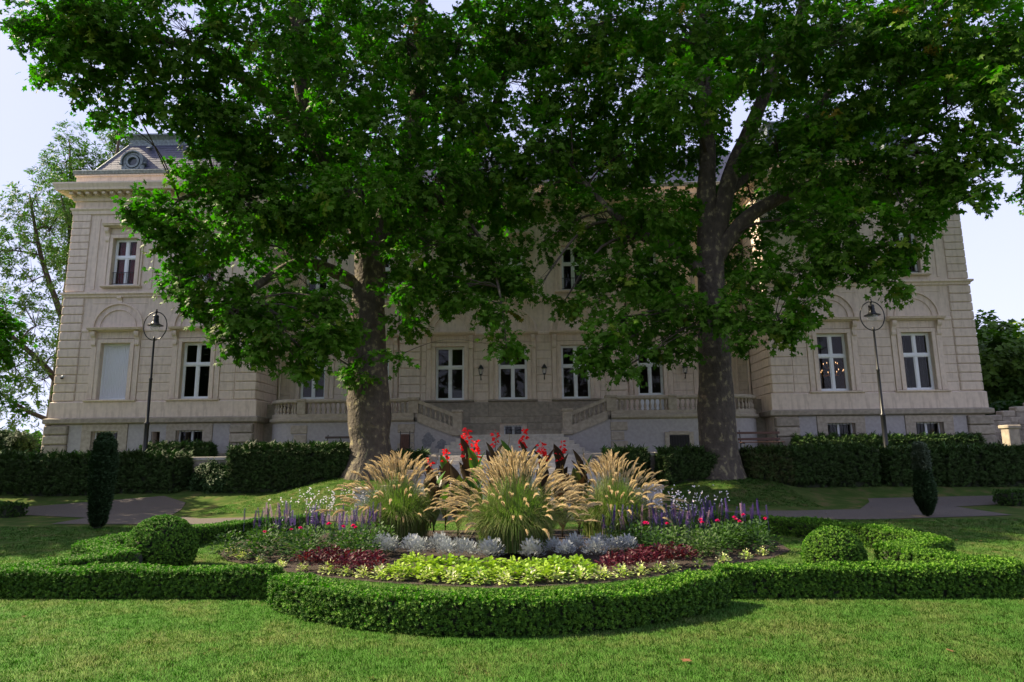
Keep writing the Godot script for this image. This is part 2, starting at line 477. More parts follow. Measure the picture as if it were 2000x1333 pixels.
func materials() -> void:
	M.plaster = grained(Color(0.65, 0.54, 0.45), 0.05, 0.35, 0.9, 0.08)
	M.trim = grained(Color(0.68, 0.565, 0.47), 0.05, 0.5, 0.85, 0.06)
	# rain streaks on the plaster
	for m in [M.plaster, M.trim]:
		m.detail_enabled = true
		m.detail_blend_mode = BaseMaterial3D.BLEND_MODE_MUL
		m.detail_uv_layer = BaseMaterial3D.DETAIL_UV_2
		m.uv2_triplanar = true
		m.uv2_world_triplanar = true
		m.uv2_scale = Vector3(0.55, 0.07, 0.55)
		m.detail_albedo = noise_tex(0.02, [Color(0.93, 0.925, 0.92), Color(0.985, 0.985, 0.985), Color.WHITE], [0.25, 0.42, 0.7], FastNoiseLite.TYPE_SIMPLEX_SMOOTH, 5, 512, 31)
	M.stone = grained(Color(0.29, 0.25, 0.20), 0.15, 0.4, 0.9, 0.07)
	M.pale_stone = grained(Color(0.36, 0.31, 0.245), 0.14, 0.45, 0.9, 0.06)
	M.step_stone = grained(Color(0.42, 0.385, 0.33), 0.12, 0.5, 0.85, 0.05)
	M.render_grey = grained(Color(0.37, 0.345, 0.335), 0.07, 0.5, 0.95, 0.05)
	M.damp = grained(Color(0.20, 0.20, 0.215), 0.15, 0.8, 0.95)
	M.white = plain(Color(0.74, 0.76, 0.78), 0.4)
	M.curtain_white = green(Color(0.72, 0.73, 0.76), Color(0.4, 0.4, 0.4), 0.9)
	M.curtain_red = plain(Color(0.16, 0.012, 0.016), 0.85)
	M.curtain_dark = plain(Color(0.012, 0.010, 0.008), 0.85)
	M.inside = plain(Color(0.09, 0.06, 0.04), 0.8)
	M.wood_dark = grained(Color(0.06, 0.04, 0.03), 0.3, 2.0, 0.6)
	M.wood_red = grained(Color(0.085, 0.035, 0.022), 0.3, 2.0, 0.55)
	M.iron = plain(Color(0.012, 0.013, 0.014), 0.38, 0.3)
	M.slate = grained(Color(0.052, 0.056, 0.098), 0.25, 1.2, 0.5, 0.1)
	M.zinc = grained(Color(0.17, 0.20, 0.215), 0.3, 0.7, 0.5, 0.1)
	M.zinc.metallic = 0.25
	M.soot = plain(Color(0.012, 0.011, 0.01), 0.8)
	M.pane_dark = plain(Color(0.05, 0.06, 0.075), 0.06)
	M.pale_edge = green(Color(0.62, 0.60, 0.36), Color(0.5, 0.5, 0.3), 0.6)
	M.brass = plain(Color(0.5, 0.32, 0.1), 0.3, 0.9)
	M.soil = grained(Color(0.06, 0.039, 0.027), 0.35, 1.5, 1.0, 2.0, 0.05)
	var g := StandardMaterial3D.new()
	g.albedo_color = Color(0.05, 0.05, 0.06, 0.05)
	g.transparency = BaseMaterial3D.TRANSPARENCY_ALPHA
	g.roughness = 0.03
	g.metallic_specular = 0.27
	M.glass = g
	var bulb := plain(Color(0.9, 0.7, 0.45), 0.4)
	bulb.emission_enabled = true
	bulb.emission = Color(1.0, 0.78, 0.55)
	bulb.emission_energy_multiplier = 1.1
	M.bulb = bulb
	# plane-tree bark: grey-brown plates with cream and ochre patches where they have dropped
	var b := StandardMaterial3D.new()
	var dark := srgb(0.050, 0.039, 0.028)
	var mid := srgb(0.070, 0.056, 0.041)
	var cream := srgb(0.21, 0.18, 0.09)
	b.albedo_texture = noise_tex(0.016, [dark, mid, srgb(0.088, 0.071, 0.053), cream, srgb(0.26, 0.23, 0.14)], [0.25, 0.5, 0.70, 0.735, 0.9], FastNoiseLite.TYPE_SIMPLEX_SMOOTH, 4, 1024, 12)
	b.uv1_triplanar = true
	b.uv1_world_triplanar = true
	b.uv1_scale = Vector3(0.24, 0.15, 0.24)
	b.roughness = 0.9
	b.heightmap_enabled = true
	b.heightmap_scale = 2.6
	b.heightmap_texture = noise_tex(0.03, [Color.BLACK, Color(0.6, 0.6, 0.6), Color.WHITE], [0.2, 0.6, 0.7], FastNoiseLite.TYPE_SIMPLEX_SMOOTH, 5, 1024, 12)
	M.bark = b
	M.bark_thin = grained(Color(0.055, 0.042, 0.03), 0.3, 1.5, 0.9)
	M.plane_leaf = leafy(Color(0.60, 1.0, 0.13), 0.48)
	M.pale_leaf = leafy(Color(0.62, 0.85, 0.18), 0.5)
	M.box_leaf = leafy(Color(0.5, 0.8, 0.1), 0.6)
	M.yew_leaf = leafy(Color(0.2, 0.4, 0.06), 0.55)
	M.grass = leafy(Color(0.45, 0.7, 0.12), 0.6)
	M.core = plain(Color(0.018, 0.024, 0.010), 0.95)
	# lawn: fresh green with drier straw patches
	var l := StandardMaterial3D.new()
	l.albedo_texture = noise_tex(0.012, [srgb(0.045, 0.078, 0.018), srgb(0.062, 0.095, 0.023), srgb(0.105, 0.10, 0.04)], [0.3, 0.5, 0.75], FastNoiseLite.TYPE_SIMPLEX_SMOOTH, 6, 1024, 3)
	l.uv1_triplanar = true
	l.uv1_world_triplanar = true
	l.uv1_scale = Vector3.ONE * 0.12
	l.roughness = 1.0
	l.heightmap_enabled = true
	l.heightmap_scale = 0.12
	l.heightmap_texture = noise_tex(0.2, [Color.BLACK, Color.WHITE], [0.2, 0.8], FastNoiseLite.TYPE_SIMPLEX_SMOOTH, 3, 1024, 4)
	M.lawn = l
	l.metallic_specular = 0.1
	var gr := StandardMaterial3D.new()
	gr.albedo_texture = noise_tex(0.11, [srgb(0.055, 0.045, 0.036), srgb(0.10, 0.083, 0.068), srgb(0.19, 0.16, 0.135)], [0.25, 0.5, 0.8], FastNoiseLite.TYPE_CELLULAR, 2, 1024, 6)
	gr.uv1_triplanar = true
	gr.uv1_world_triplanar = true
	gr.uv1_scale = Vector3.ONE * 0.7
	gr.roughness = 1.0
	gr.heightmap_enabled = true
	gr.heightmap_scale = 2.0
	gr.heightmap_texture = gr.albedo_texture
	M.gravel = gr


# ------------------------------------------------------------------ ground

func ground() -> void:
	var mb := MB.new(true)
	var xs := []
	var zs := []
	var v := -36.0
	while v <= 36.01:
		xs.append(v)
		v += 0.6
	v = -14.0
	while v < 30.01:
		zs.append(v)
		v += 1.2 if v < 3.0 else (0.15 if v < 4.2 else 0.4)
	xs = [-900.0, -300.0, -120.0, -70.0, -48.0] + xs + [48.0, 70.0, 120.0, 300.0, 900.0]
	zs = [-900.0, -300.0, -120.0, -60.0, -30.0] + zs + [45.0, 80.0, 200.0, 900.0]
	for i in xs.size() - 1:
		for j in zs.size() - 1:
			var p := []
			for k in [[0, 0], [1, 0], [1, 1], [0, 1]]:
				var x: float = xs[i + k[0]]
				var z: float = zs[j + k[1]]
				p.append(Vector3(x, ground_h(x, z), z))
			mb.quad(p[0], p[1], p[2], p[3], Vector3.UP)
	struct("ground", mb, M.lawn)
	sheet("gravel_path", PackedVector2Array([Vector2(-11.6, 10.9), Vector2(-11.8, 9.2), Vector2(-16.0, 7.4), Vector2(-16.0, 6.7), Vector2(-11.6, 5.6), Vector2(-10.5, 6.3), Vector2(-9.6, 8.9), Vector2(-8.3, 9.8), Vector2(-4.0, 9.5), Vector2(-2.4, 8.6), Vector2(2.4, 8.6), Vector2(4.5, 9.3), Vector2(8.0, 9.3), Vector2(9.8, 9.0), Vector2(11.0, 7.2), Vector2(11.3, 6.5), Vector2(16.5, 6.3), Vector2(16.5, 6.8), Vector2(13.0, 8.1), Vector2(12.7, 10.8), Vector2(8.75, 11.6), Vector2(6.0, 11.0), Vector2(-5.8, 10.9), Vector2(-7.8, 11.4)]), M.gravel, 0.012)


func sheet(called: String, poly: PackedVector2Array, mat: Material, lift: float, step := 0.7) -> void:
	# a thin sheet laid on the ground: the outline cut into strips so that it follows the slope
	var mb := MB.new(true)
	var lo := poly[0]
	var hi := poly[0]
	for p in poly:
		lo = lo.min(p)
		hi = hi.max(p)
	var x := lo.x
	while x < hi.x:
		var z := lo.y
		while z < hi.y:
			var cell := PackedVector2Array([Vector2(x, z), Vector2(x + step, z), Vector2(x + step, z + step), Vector2(x, z + step)])
			for piece in Geometry2D.intersect_polygons(cell, poly):
				var ids := Geometry2D.triangulate_polygon(piece)
				for i in range(0, ids.size(), 3):
					var q := []
					for k in 3:
						var w: Vector2 = piece[ids[i + k]]
						q.append(Vector3(w.x, ground_h(w.x, w.y) + lift, w.y))
					mb.tri(q[0], q[1], q[2], Vector3.UP)
			z += step
		x += step
	struct(called, mb, mat)


# ------------------------------------------------------------------ mansion

func wall_face(mb: MB, x0: float, x1: float, y0: float, y1: float, z: float, t: float, holes: Array) -> void:
	var xs := [x0, x1]
	for h in holes:
		xs.append(h[0])
		xs.append(h[1])
	xs.sort()
	for i in xs.size() - 1:
		var a: float = xs[i]
		var b: float = xs[i + 1]
		if b - a < 1e-4:
			continue
		var ys := [y0]
		for h in holes:
			if h[0] < (a + b) * 0.5 and h[1] > (a + b) * 0.5:
				ys.append(h[2])
				ys.append(h[3])
		ys.append(y1)
		ys.sort()
		for k in range(0, ys.size(), 2):
			for e in [z, z - t]:
				mb.quad(Vector3(a, ys[k], e), Vector3(b, ys[k], e), Vector3(b, ys[k + 1], e), Vector3(a, ys[k + 1], e), Vector3(0, 0, e - z + t * 0.5))
	var rims := [[x0, x1, y0, y1, 1.0]]
	for h in holes:
		rims.append([h[0], h[1], h[2], h[3], -1.0])
	for r in rims:
		for e in [0, 1]:
			mb.quad(Vector3(r[e], r[2], z), Vector3(r[e], r[3], z), Vector3(r[e], r[3], z - t), Vector3(r[e], r[2], z - t), Vector3((e * 2 - 1) * r[4], 0, 0))
			mb.quad(Vector3(r[0], r[2 + e], z), Vector3(r[1], r[2 + e], z), Vector3(r[1], r[2 + e], z - t), Vector3(r[0], r[2 + e], z - t), Vector3(0, (e * 2 - 1) * r[4], 0))


func window_unit(p: Node3D, cx: float, zf: float, y0: float, y1: float, w: float, style := "") -> void:
	var h := y1 - y0
	var key := "window %.2f %.2f %s" % [w, h, style]
	if not meshes.has(key):
		var mb := MB.new()
		var e := 0.075
		for s in [-1.0, 1.0]:
			mb.box(Vector3(s * (w * 0.5 - e * 0.5), h * 0.5, 0), Vector3(e, h, 0.07), 0.006)
		for y in [e * 0.5, h - e * 0.5]:
			mb.box(Vector3(0, y, 0), Vector3(w - e * 2, e, 0.066), 0.006)
		if style != "blind":
			mb.box(Vector3(0, h * 0.5, 0.004), Vector3(0.11, h - e * 2, 0.07), 0.008)
			mb.box(Vector3(0, h * 0.615, 0.012), Vector3(w - e * 2, 0.12, 0.075), 0.008)
			# thin inner sashes
			for s in [-1.0, 1.0]:
				for r in [[e, h * 0.615 - 0.06], [h * 0.615 + 0.06, h - e]]:
					var xa := 0.055
					var xb := w * 0.5 - e
					for x in [xa + 0.016, xb - 0.016]:
						mb.box(Vector3(s * x, (r[0] + r[1]) * 0.5, -0.008), Vector3(0.032, r[1] - r[0], 0.05))
					for y in [r[0] + 0.016, r[1] - 0.016]:
						mb.box(Vector3(s * (xa + xb) * 0.5, y, -0.009), Vector3(xb - xa - 0.064, 0.032, 0.05))
		meshes[key] = mb.done()
	var frame := share("window", meshes[key], M.white, p, Vector3(cx, y0, zf - 0.19))
	var hw := w * 0.5 - 0.07
	if style == "blind":
		share("curtain", pleats(w - 0.15, h - 0.1, 15, 0.03), M.curtain_white, frame, Vector3(0, 0.05, 0.01))
		return
	for s in [-1.0, 1.0]:
		for r in [[0.07, h * 0.615 - 0.055], [h * 0.615 + 0.055, h - 0.07]]:
			share("pane", bevel_box(Vector3(hw - 0.05, r[1] - r[0], 0.006), 0.0), M.glass, frame, Vector3(s * (0.05 + hw) * 0.5, (r[0] + r[1]) * 0.5, -0.012))
	if style == "red":
		for s in [-1.0, 1.0]:
			share("curtain", pleats(w * 0.44, h - 0.1, 7, 0.03), M.curtain_red, frame, Vector3(s * w * 0.25, 0.05, -0.22))
	elif style == "drawn":
		for s in [-1.0, 1.0]:
			share("curtain", pleats(w * 0.3, h - 0.1, 5, 0.03), M.curtain_dark, frame, Vector3(s * w * 0.33, 0.05, -0.25))


func pleats(w: float, h: float, folds: int, depth: float) -> Mesh:
	var key := "pleats %.2f %.2f %d" % [w, h, folds]
	if not meshes.has(key):
		var mb := MB.new(true)
		var n := folds * 6
		for i in n:
			var p := []
			for k in [[0, 0], [1, 0], [1, 1], [0, 1]]:
				var u := float(i + k[0]) / n
				p.append(Vector3((u - 0.5) * w, k[1] * h, sin(u * folds * TAU) * depth * (1.0 - 0.4 * k[1])))
			mb.quad(p[0], p[1], p[2], p[3], Vector3.BACK)
		meshes[key] = mb.done()
	return meshes[key]


func console_mesh(h: float, w: float, d: float) -> Mesh:
	var key := "console %.2f %.2f" % [h, d]
	if not meshes.has(key):
		var mb := MB.new()
		mb.extrude(PackedVector2Array([Vector2(0, -h), Vector2(0, 0), Vector2(d, 0), Vector2(d, -h * 0.18), Vector2(d * 0.85, -h * 0.3), Vector2(d * 0.5, -h * 0.42), Vector2(d * 0.34, -h * 0.62), Vector2(d * 0.42, -h * 0.8), Vector2(d * 0.38, -h * 0.93), Vector2(d * 0.2, -h)]), -w * 0.5, w * 0.5)
		meshes[key] = mb.done()
	return meshes[key]


func surround(p: Node3D, cx: float, zf: float, y0: float, y1: float, w: float, hood_y: float, wide: float, sill_mat: Material, to_floor := false) -> void:
	# architrave, outer strips, consoles, hood and sill
	var mb := MB.new()
	var a := 0.17
	for s in [-1.0, 1.0]:
		mb.box(Vector3(cx + s * (w * 0.5 + a * 0.5), (y0 + y1) * 0.5, zf + 0.035), Vector3(a, y1 - y0, 0.11), 0.012)
		mb.box(Vector3(cx + s * (w * 0.5 + a + 0.012), (y0 + y1 + a) * 0.5, zf + 0.05), Vector3(0.03, y1 - y0 + a, 0.13), 0.008)
	mb.box(Vector3(cx, y1 + a * 0.5, zf + 0.036), Vector3(w + a * 2, a, 0.112), 0.012)
	part("architrave", mb, M.trim, p)
	var sw := wide - (w * 0.5 + a + 0.03)
	for s in [-1.0, 1.0]:
		var sx: float = cx + s * (wide - sw * 0.5)
		block("window_strip", p, M.trim, Vector3(sx, (y0 + hood_y) * 0.5, zf + 0.02), Vector3(sw, hood_y - y0, 0.1), 0.012)
		share("console", console_mesh(0.62, sw * 0.8, 0.2), M.trim, p, Vector3(sx, hood_y - 0.01, zf + 0.06))
	var hb := MB.new()
	hb.extrude(PackedVector2Array([Vector2(-0.02, hood_y), Vector2(0.12, hood_y), Vector2(0.2, hood_y + 0.05), Vector2(0.32, hood_y + 0.06), Vector2(0.34, hood_y + 0.12), Vector2(0.37, hood_y + 0.13), Vector2(0.37, hood_y + 0.15), Vector2(-0.02, hood_y + 0.19)]), cx - wide - 0.12, cx + wide + 0.12)
	share("hood", hb.done(), M.trim, p, Vector3(0, 0, zf))
	block("frieze_panel", p, M.trim, Vector3(cx, (y1 + a + hood_y) * 0.5 + 0.015, zf + 0.015), Vector3((wide - sw) * 2.0 - 0.02, hood_y - y1 - a - 0.03, 0.07), 0.01)
	if not to_floor:
		var sb := MB.new()
		sb.extrude(PackedVector2Array([Vector2(-0.15, y0 - 0.11), Vector2(0.14, y0 - 0.11), Vector2(0.2, y0 - 0.07), Vector2(0.2, y0 - 0.02), Vector2(-0.15, y0 + 0.003)]), cx - wide - 0.06, cx + wide + 0.06)
		share("sill", sb.done(), sill_mat, p, Vector3(0, 0, zf))


func arch(p: Node3D, cx: float, zf: float, y: float, r: float) -> void:
	# two concentric bands of a blind arch above a hood, and the small bracket at its crown
	for band in [[r, 0.09, 0.07], [r - 0.3, 0.05, 0.045]]:
		var mb := MB.new(false)
		var n := 28
		for i in n:
			var a0 := PI * i / n
			var a1 := PI * (i + 1) / n
			var am := (a0 + a1) * 0.5
			var r1: float = band[0]
			var r0: float = r1 - band[1]
			var d: float = band[2]
			var c := func(rr: float, aa: float, zz: float) -> Vector3: return Vector3(cx + cos(aa) * rr, y + sin(aa) * rr, zf + zz)
			var out := Vector3(cos(am), sin(am), 0)
			mb.quad(c.call(r1 - 0.015, a0, d), c.call(r1 - 0.015, a1, d), c.call(r0 + 0.015, a1, d), c.call(r0 + 0.015, a0, d), Vector3.BACK)
			mb.quad(c.call(r1, a0, 0.0), c.call(r1, a1, 0.0), c.call(r1 - 0.015, a1, d), c.call(r1 - 0.015, a0, d), out)
			mb.quad(c.call(r0, a0, 0.0), c.call(r0, a1, 0.0), c.call(r0 + 0.015, a1, d), c.call(r0 + 0.015, a0, d), -out)
		part("archivolt", mb, M.trim, p)
	share("bracket", console_mesh(0.3, 0.2, 0.15), M.trim, p, Vector3(cx, 8.69, zf))
	block("panel_line", p, M.trim, Vector3(cx, 8.42, zf + 0.004), Vector3(r * 2.0 + 0.2, 0.035, 0.03), 0.006)


func courses(p: Node3D, x0: float, x1: float, y0: float, dy: float, n: int, zf: float, proud: float, called := "wall_block", bev := 0.02) -> void:
	for i in n:
		block(called, p, M.plaster, Vector3((x0 + x1) * 0.5, y0 + dy * (i + 0.5), zf + proud * 0.5 - 0.03), Vector3(absf(x1 - x0) - 0.012, dy - 0.018, proud + 0.06), bev)


func mansion() -> void:
	var p := thing("mansion", "large cream two-storey mansion with projecting wings and slate roofs behind the plane trees", "mansion")
	var t := 0.35
	var GW := [16.62 + 0.64, 13.05 + 0.635]      # ground-floor window centres of a wing
	var low := [17.36, 13.72]
	# walls with their openings
	for s in [-1.0, 1.0]:
		var holes := []
		for k in 2:
			holes.append([s * GW[k] - 0.64, s * GW[k] + 0.64, 4.16, 6.62])
			holes.append([s * GW[k] - 0.54, s * GW[k] + 0.54, 9.22, 11.4])
			holes.append([s * low[k] - 0.57, s * low[k] + 0.57, 1.86, 2.8])
		if s < 0:
			holes.append([-15.35, -15.0, 2.25, 2.76])
		var mb := MB.new()
		wall_face(mb, minf(s * 11.03, s * 19.75), maxf(s * 11.03, s * 19.75), 1.5, 14.4, 0.0, t, holes)
		mb.box(Vector3(s * (11.03 + t * 0.5), 7.95, -1.6 - t * 0.5), Vector3(t, 12.9, 2.5))
		mb.box(Vector3(s * (19.75 - t * 0.5), 7.95, -6.0 - t * 0.5), Vector3(t, 12.9, 12.0 - t))
		part("wall", mb, M.plaster, p)
		var rh := []
		for x in [6.39, 9.39]:
			rh.append([s * x - 0.6, s * x + 0.6, 3.34 if x < 7 else 4.3, 6.62])
			rh.append([s * x - 0.54, s * x + 0.54, 9.22, 11.4])
		var rb := MB.new()
		wall_face(rb, minf(s * 5.2, s * 11.03), maxf(s * 5.2, s * 11.03), 1.5, 14.4, -2.5, t, rh)
		rb.box(Vector3(s * (5.2 - t * 0.5), 7.95, -2.475 - 0.1), Vector3(t, 12.9, 0.24))
		part("wall", rb, M.plaster, p)
	var ch := [[-0.42, 0.42, 2.56, 2.96]]
	for x in [-2.9, 0.0, 2.9]:
		ch.append([x - 0.665, x + 0.665, 4.14, 6.62])
		ch.append([x - 0.54, x + 0.54, 9.22, 11.4])
	var cb := MB.new()
	wall_face(cb, -5.2, 5.2, 1.5, 14.4, -2.1, t, ch)
	part("wall", cb, M.plaster, p)
	# floors, back wall and roof deck close the house
	var ib := MB.new()
	for y in [3.1, 8.45, 13.6]:
		ib.box(Vector3(0, y, -6.4), Vector3(38.6, 0.2, 7.6))
		for s in [-1.0, 1.0]:
			ib.box(Vector3(s * 15.3, y, -1.5), Vector3(7.9, 0.19, 2.2))
	ib.box(Vector3(0, 7.9, -11.9), Vector3(39.2, 12.7, 0.2))
	for x in [-11.2, 11.2, -5.3, 5.3]:
		ib.box(Vector3(x, 7.9, -7.0), Vector3(0.2, 12.6, 9.0))
	for s in [-1.0, 1.0]:
		ib.box(Vector3(s * 15.4, 7.9, -2.6), Vector3(0.15, 12.6, 4.4))
		ib.box(Vector3(s * 15.4, 7.9, -4.9), Vector3(8.3, 12.6, 0.15))
	ib.box(Vector3(0, 7.9, -6.2), Vector3(22.0, 12.6, 0.15))
	part("inner_wall", ib, M.inside, p)
	# mouldings that run along the fronts
	var wl := [Vector2(-19.75, -12), Vector2(-19.75, 0), Vector2(-11.03, 0), Vector2(-11.03, -2.5)]
	var wr := [Vector2(11.03, -2.5), Vector2(11.03, 0), Vector2(19.75, 0), Vector2(19.75, -12)]
	var whole := wl + [Vector2(-5.2, -2.5), Vector2(-5.2, -2.1), Vector2(5.2, -2.1), Vector2(5.2, -2.5)] + wr
	for w in [wl, wr]:
		var mb := MB.new()
		mb.sweep(w, [Vector2(0.0, 3.10), Vector2(0.2, 3.12), Vector2(0.25, 3.16), Vector2(0.25, 3.33), Vector2(0.13, 3.38), Vector2(0.0, 3.38)])
		part("base_ledge", mb, M.stone, p)
		var pb := MB.new()
		pb.sweep(w, [Vector2(0.0, 3.375), Vector2(0.12, 3.376), Vector2(0.12, 4.04), Vector2(0.03, 4.09), Vector2(0.0, 4.09)])
		part("plinth", pb, M.plaster, p)
	for e in [["string_course", [Vector2(0, 8.67), Vector2(0.07, 8.69), Vector2(0.09, 8.77), Vector2(0.17, 8.82), Vector2(0.17, 8.90), Vector2(0, 8.94)], M.trim],
			["frieze_band", [Vector2(0, 12.54), Vector2(0.06, 12.55), Vector2(0.08, 12.70), Vector2(0.14, 12.77), Vector2(0.14, 12.82), Vector2(0, 12.85)], M.trim],
			["cornice", [Vector2(0, 13.16), Vector2(0.08, 13.18), Vector2(0.1, 13.32), Vector2(0.13, 13.33), Vector2(0.13, 13.5), Vector2(0.58, 13.52), Vector2(0.6, 13.62), Vector2(0.68, 13.78), Vector2(0.68, 13.85), Vector2(0.04, 13.92)], M.trim],
			["parapet", [Vector2(0.05, 13.89), Vector2(0.05, 14.34), Vector2(0.11, 14.36), Vector2(0.11, 14.43), Vector2(-0.4, 14.44)], M.plaster],
			["gutter", [Vector2(-0.05, 14.43), Vector2(0.14, 14.45), Vector2(0.19, 14.60), Vector2(0.15, 14.63), Vector2(-0.5, 14.66)], M.zinc]]:
		var mb := MB.new()
		mb.sweep(whole, e[1])
		part(e[0], mb, e[2], p)
	for s in [-1.0, 1.0]:
		for i in 24:
			block("modillion", p, M.trim, Vector3(s * (11.2 + i * 0.37), 13.43, 0.29), Vector3(0.17, 0.13, 0.32), 0.02)
		# wing front: rusticated quoins and field courses
		courses(p, s * 19.83, s * 18.86, 4.10, 0.3805, 12, 0.0, 0.07, "quoin_stone", 0.035)
		courses(p, s * 11.92, s * 10.98, 4.10, 0.3805, 12, 0.0, 0.07, "quoin_stone", 0.035)
		courses(p, s * 19.80, s * 18.93, 8.95, 0.327, 11, 0.0, 0.05, "quoin_stone")
		courses(p, s * 11.85, s * 10.99, 8.95, 0.327, 11, 0.0, 0.05, "quoin_stone")
		var wide := 1.07
		for seg in [[18.85, GW[0] + wide], [GW[0] - wide, GW[1] + wide], [GW[1] - wide, 11.93]]:
			courses(p, s * seg[0], s * seg[1], 4.10, 0.3805, 8, 0.0, 0.03)
			block("impost_band", p, M.trim, Vector3(s * (seg[0] + seg[1]) * 0.5, 7.205, 0.02), Vector3(seg[0] - seg[1] - 0.01, 0.15, 0.09), 0.02)
		for k in 2:
			surround(p, s * GW[k], 0.0, 4.16, 6.62, 1.28, 7.12, wide, M.trim)
			arch(p, s * GW[k], 0.0, 7.31, 1.13)
			surround(p, s * GW[k], 0.0, 9.22, 11.4, 1.08, 11.86, 0.83, M.trim)
			window_unit(p, s * GW[k], 0.0, 4.16, 6.62, 1.28, ("blind" if k == 0 else "") if s < 0 else ("drawn" if k == 0 else ""))
			window_unit(p, s * GW[k], 0.0, 9.22, 11.4, 1.08, "red" if s < 0 else "drawn")
			railing(p, s * GW[k], 0.0)
			for e in [-1.0, 1.0]:
				block("panel_strip", p, M.plaster, Vector3(s * GW[k] + e * 1.28, 10.7, 0.012), Vector3(0.1, 3.3, 0.045), 0.01)
		base_of_wing(p, s, low)
		# return of the wing towards the middle
		for i in 12:
			block("quoin_stone", p, M.plaster, Vector3(s * 11.02, 4.10 + 0.3805 * (i + 0.5), -0.46), Vector3(0.13, 0.358, 0.85), 0.035)
			block("wall_block", p, M.plaster, Vector3(s * 11.03, 4.10 + 0.3805 * (i + 0.5), -1.68), Vector3(0.08, 0.358, 1.54), 0.02)
		for i in 11:
			block("quoin_stone", p, M.plaster, Vector3(s * 11.03, 8.95 + 0.327 * (i + 0.5), -0.45), Vector3(0.10, 0.305, 0.82), 0.02)
		# the recess: door and window, then the corners of the middle block
		for seg in [[5.22, 5.37], [7.41, 8.37], [10.41, 11.0]]:
			courses(p, s * seg[0], s * seg[1], 3.34, 0.3805, 10, -2.5, 0.03)
			block("impost_band", p, M.trim, Vector3(s * (seg[0] + seg[1]) * 0.5, 7.205, -2.48), Vector3(seg[1] - seg[0] - 0.01, 0.15, 0.09), 0.02)
		for x in [6.39, 9.39]:
			var door: bool = x < 7.0
			surround(p, s * x, -2.5, 3.34 if door else 4.3, 6.62, 1.2, 7.12, 1.02, M.trim, door)
			arch(p, s * x, -2.5, 7.31, 1.08)
			surround(p, s * x, -2.5, 9.22, 11.4, 1.08, 11.86, 0.83, M.trim)
			window_unit(p, s * x, -2.5, 4.3, 6.62, 1.2)
			window_unit(p, s * x, -2.5, 9.22, 11.4, 1.08, "drawn")
			if door:
				var d := block("door", p, M.white, Vector3(s * x, 3.81, -2.69), Vector3(1.19, 0.94, 0.07), 0.01)
				for e in [-1.0, 1.0]:
					block("door_panel", d, M.white, Vector3(e * 0.29, 0.0, 0.036), Vector3(0.44, 0.7, 0.03), 0.012)
		courses(p, s * 4.24, s * 5.24, 4.10, 0.3805, 12, -2.1, 0.07, "quoin_stone", 0.035)
		courses(p, s * 4.30, s * 5.22, 8.95, 0.327, 11, -2.1, 0.05, "quoin_stone")
		var pipe := MB.new(true)
		pipe.tube([Vector3(s * 10.9, 13.1, -2.38), Vector3(s * 10.9, 4.3, -2.38), Vector3(s * 10.86, 4.12, -2.36), Vector3(s * 10.78, 4.0, -2.32)], [0.055, 0.055, 0.055, 0.06], 10)
		part("downpipe", pipe, M.trim, p)
		pavilion_roof(p, s)
	for seg in [[-4.23, -3.98], [-1.82, -1.08], [1.08, 1.82], [3.98, 4.23]]:
		courses(p, seg[0], seg[1], 4.10, 0.3805, 8, -2.1, 0.03)
		block("impost_band", p, M.trim, Vector3((seg[0] + seg[1]) * 0.5, 7.205, -2.08), Vector3(seg[1] - seg[0] - 0.01, 0.15, 0.09), 0.02)
	for x in [-2.9, 0.0, 2.9]:
		surround(p, x, -2.1, 4.14, 6.62, 1.33, 7.12, 1.07, M.stone)
		arch(p, x, -2.1, 7.31, 1.13)
		surround(p, x, -2.1, 9.22, 11.4, 1.08, 11.86, 0.83, M.trim)
		window_unit(p, x, -2.1, 4.14, 6.62, 1.33)
		window_unit(p, x, -2.1, 9.22, 11.4, 1.08, "drawn")
		railing(p, x, -2.1)
	# grey ashlar under the middle windows, laid block by block
	var y := 2.4
	for row in [0.36, 0.3, 0.3, 0.66]:
		var x := -5.15
		while x < 5.1:
			var w: float = minf(rnd(0.9, 1.7), 5.15 - x)
			var x1: float = x + w
			if y < 2.9 and x1 > -0.62 and x < 0.62:   # the cellar window
				if x < -0.62:
					x1 = -0.62
				else:
					x = 0.62
					x1 = maxf(x1, 1.3)
			block("base_stone", p, [M.stone, M.pale_stone, M.stone][rng.randi() % 3], Vector3((x + x1) * 0.5, y + row * 0.5, -2.055), Vector3(x1 - x - 0.006, row - 0.006, 0.11 + rnd(0, 0.006)), 0.006)
			x = x1
		y += row
	low_window(p, 0.0, -2.1, 2.56, 2.96, 0.84)
	var rb2 := MB.new()
	rb2.extrude(PackedVector2Array([Vector2(-2.6, 14.6), Vector2(-4.2, 17.0), Vector2(-10.0, 17.0), Vector2(-11.6, 14.6)]), -11.4, 11.4)
	part("roof", rb2, M.slate, p)


func railing(p: Node3D, cx: float, zf: float) -> void:
	if not meshes.has("railing"):
		var mb := MB.new()
		for y in [0.1, 0.62]:
			mb.box(Vector3(0, y, 0), Vector3(1.06, 0.025, 0.025))
		for i in 9:
			mb.box(Vector3(-0.48 + i * 0.12, 0.36, 0), Vector3(0.016, 0.5, 0.016))
		meshes["railing"] = mb.done()
	share("railing", meshes["railing"], M.iron, p, Vector3(cx, 9.22, zf - 0.06))


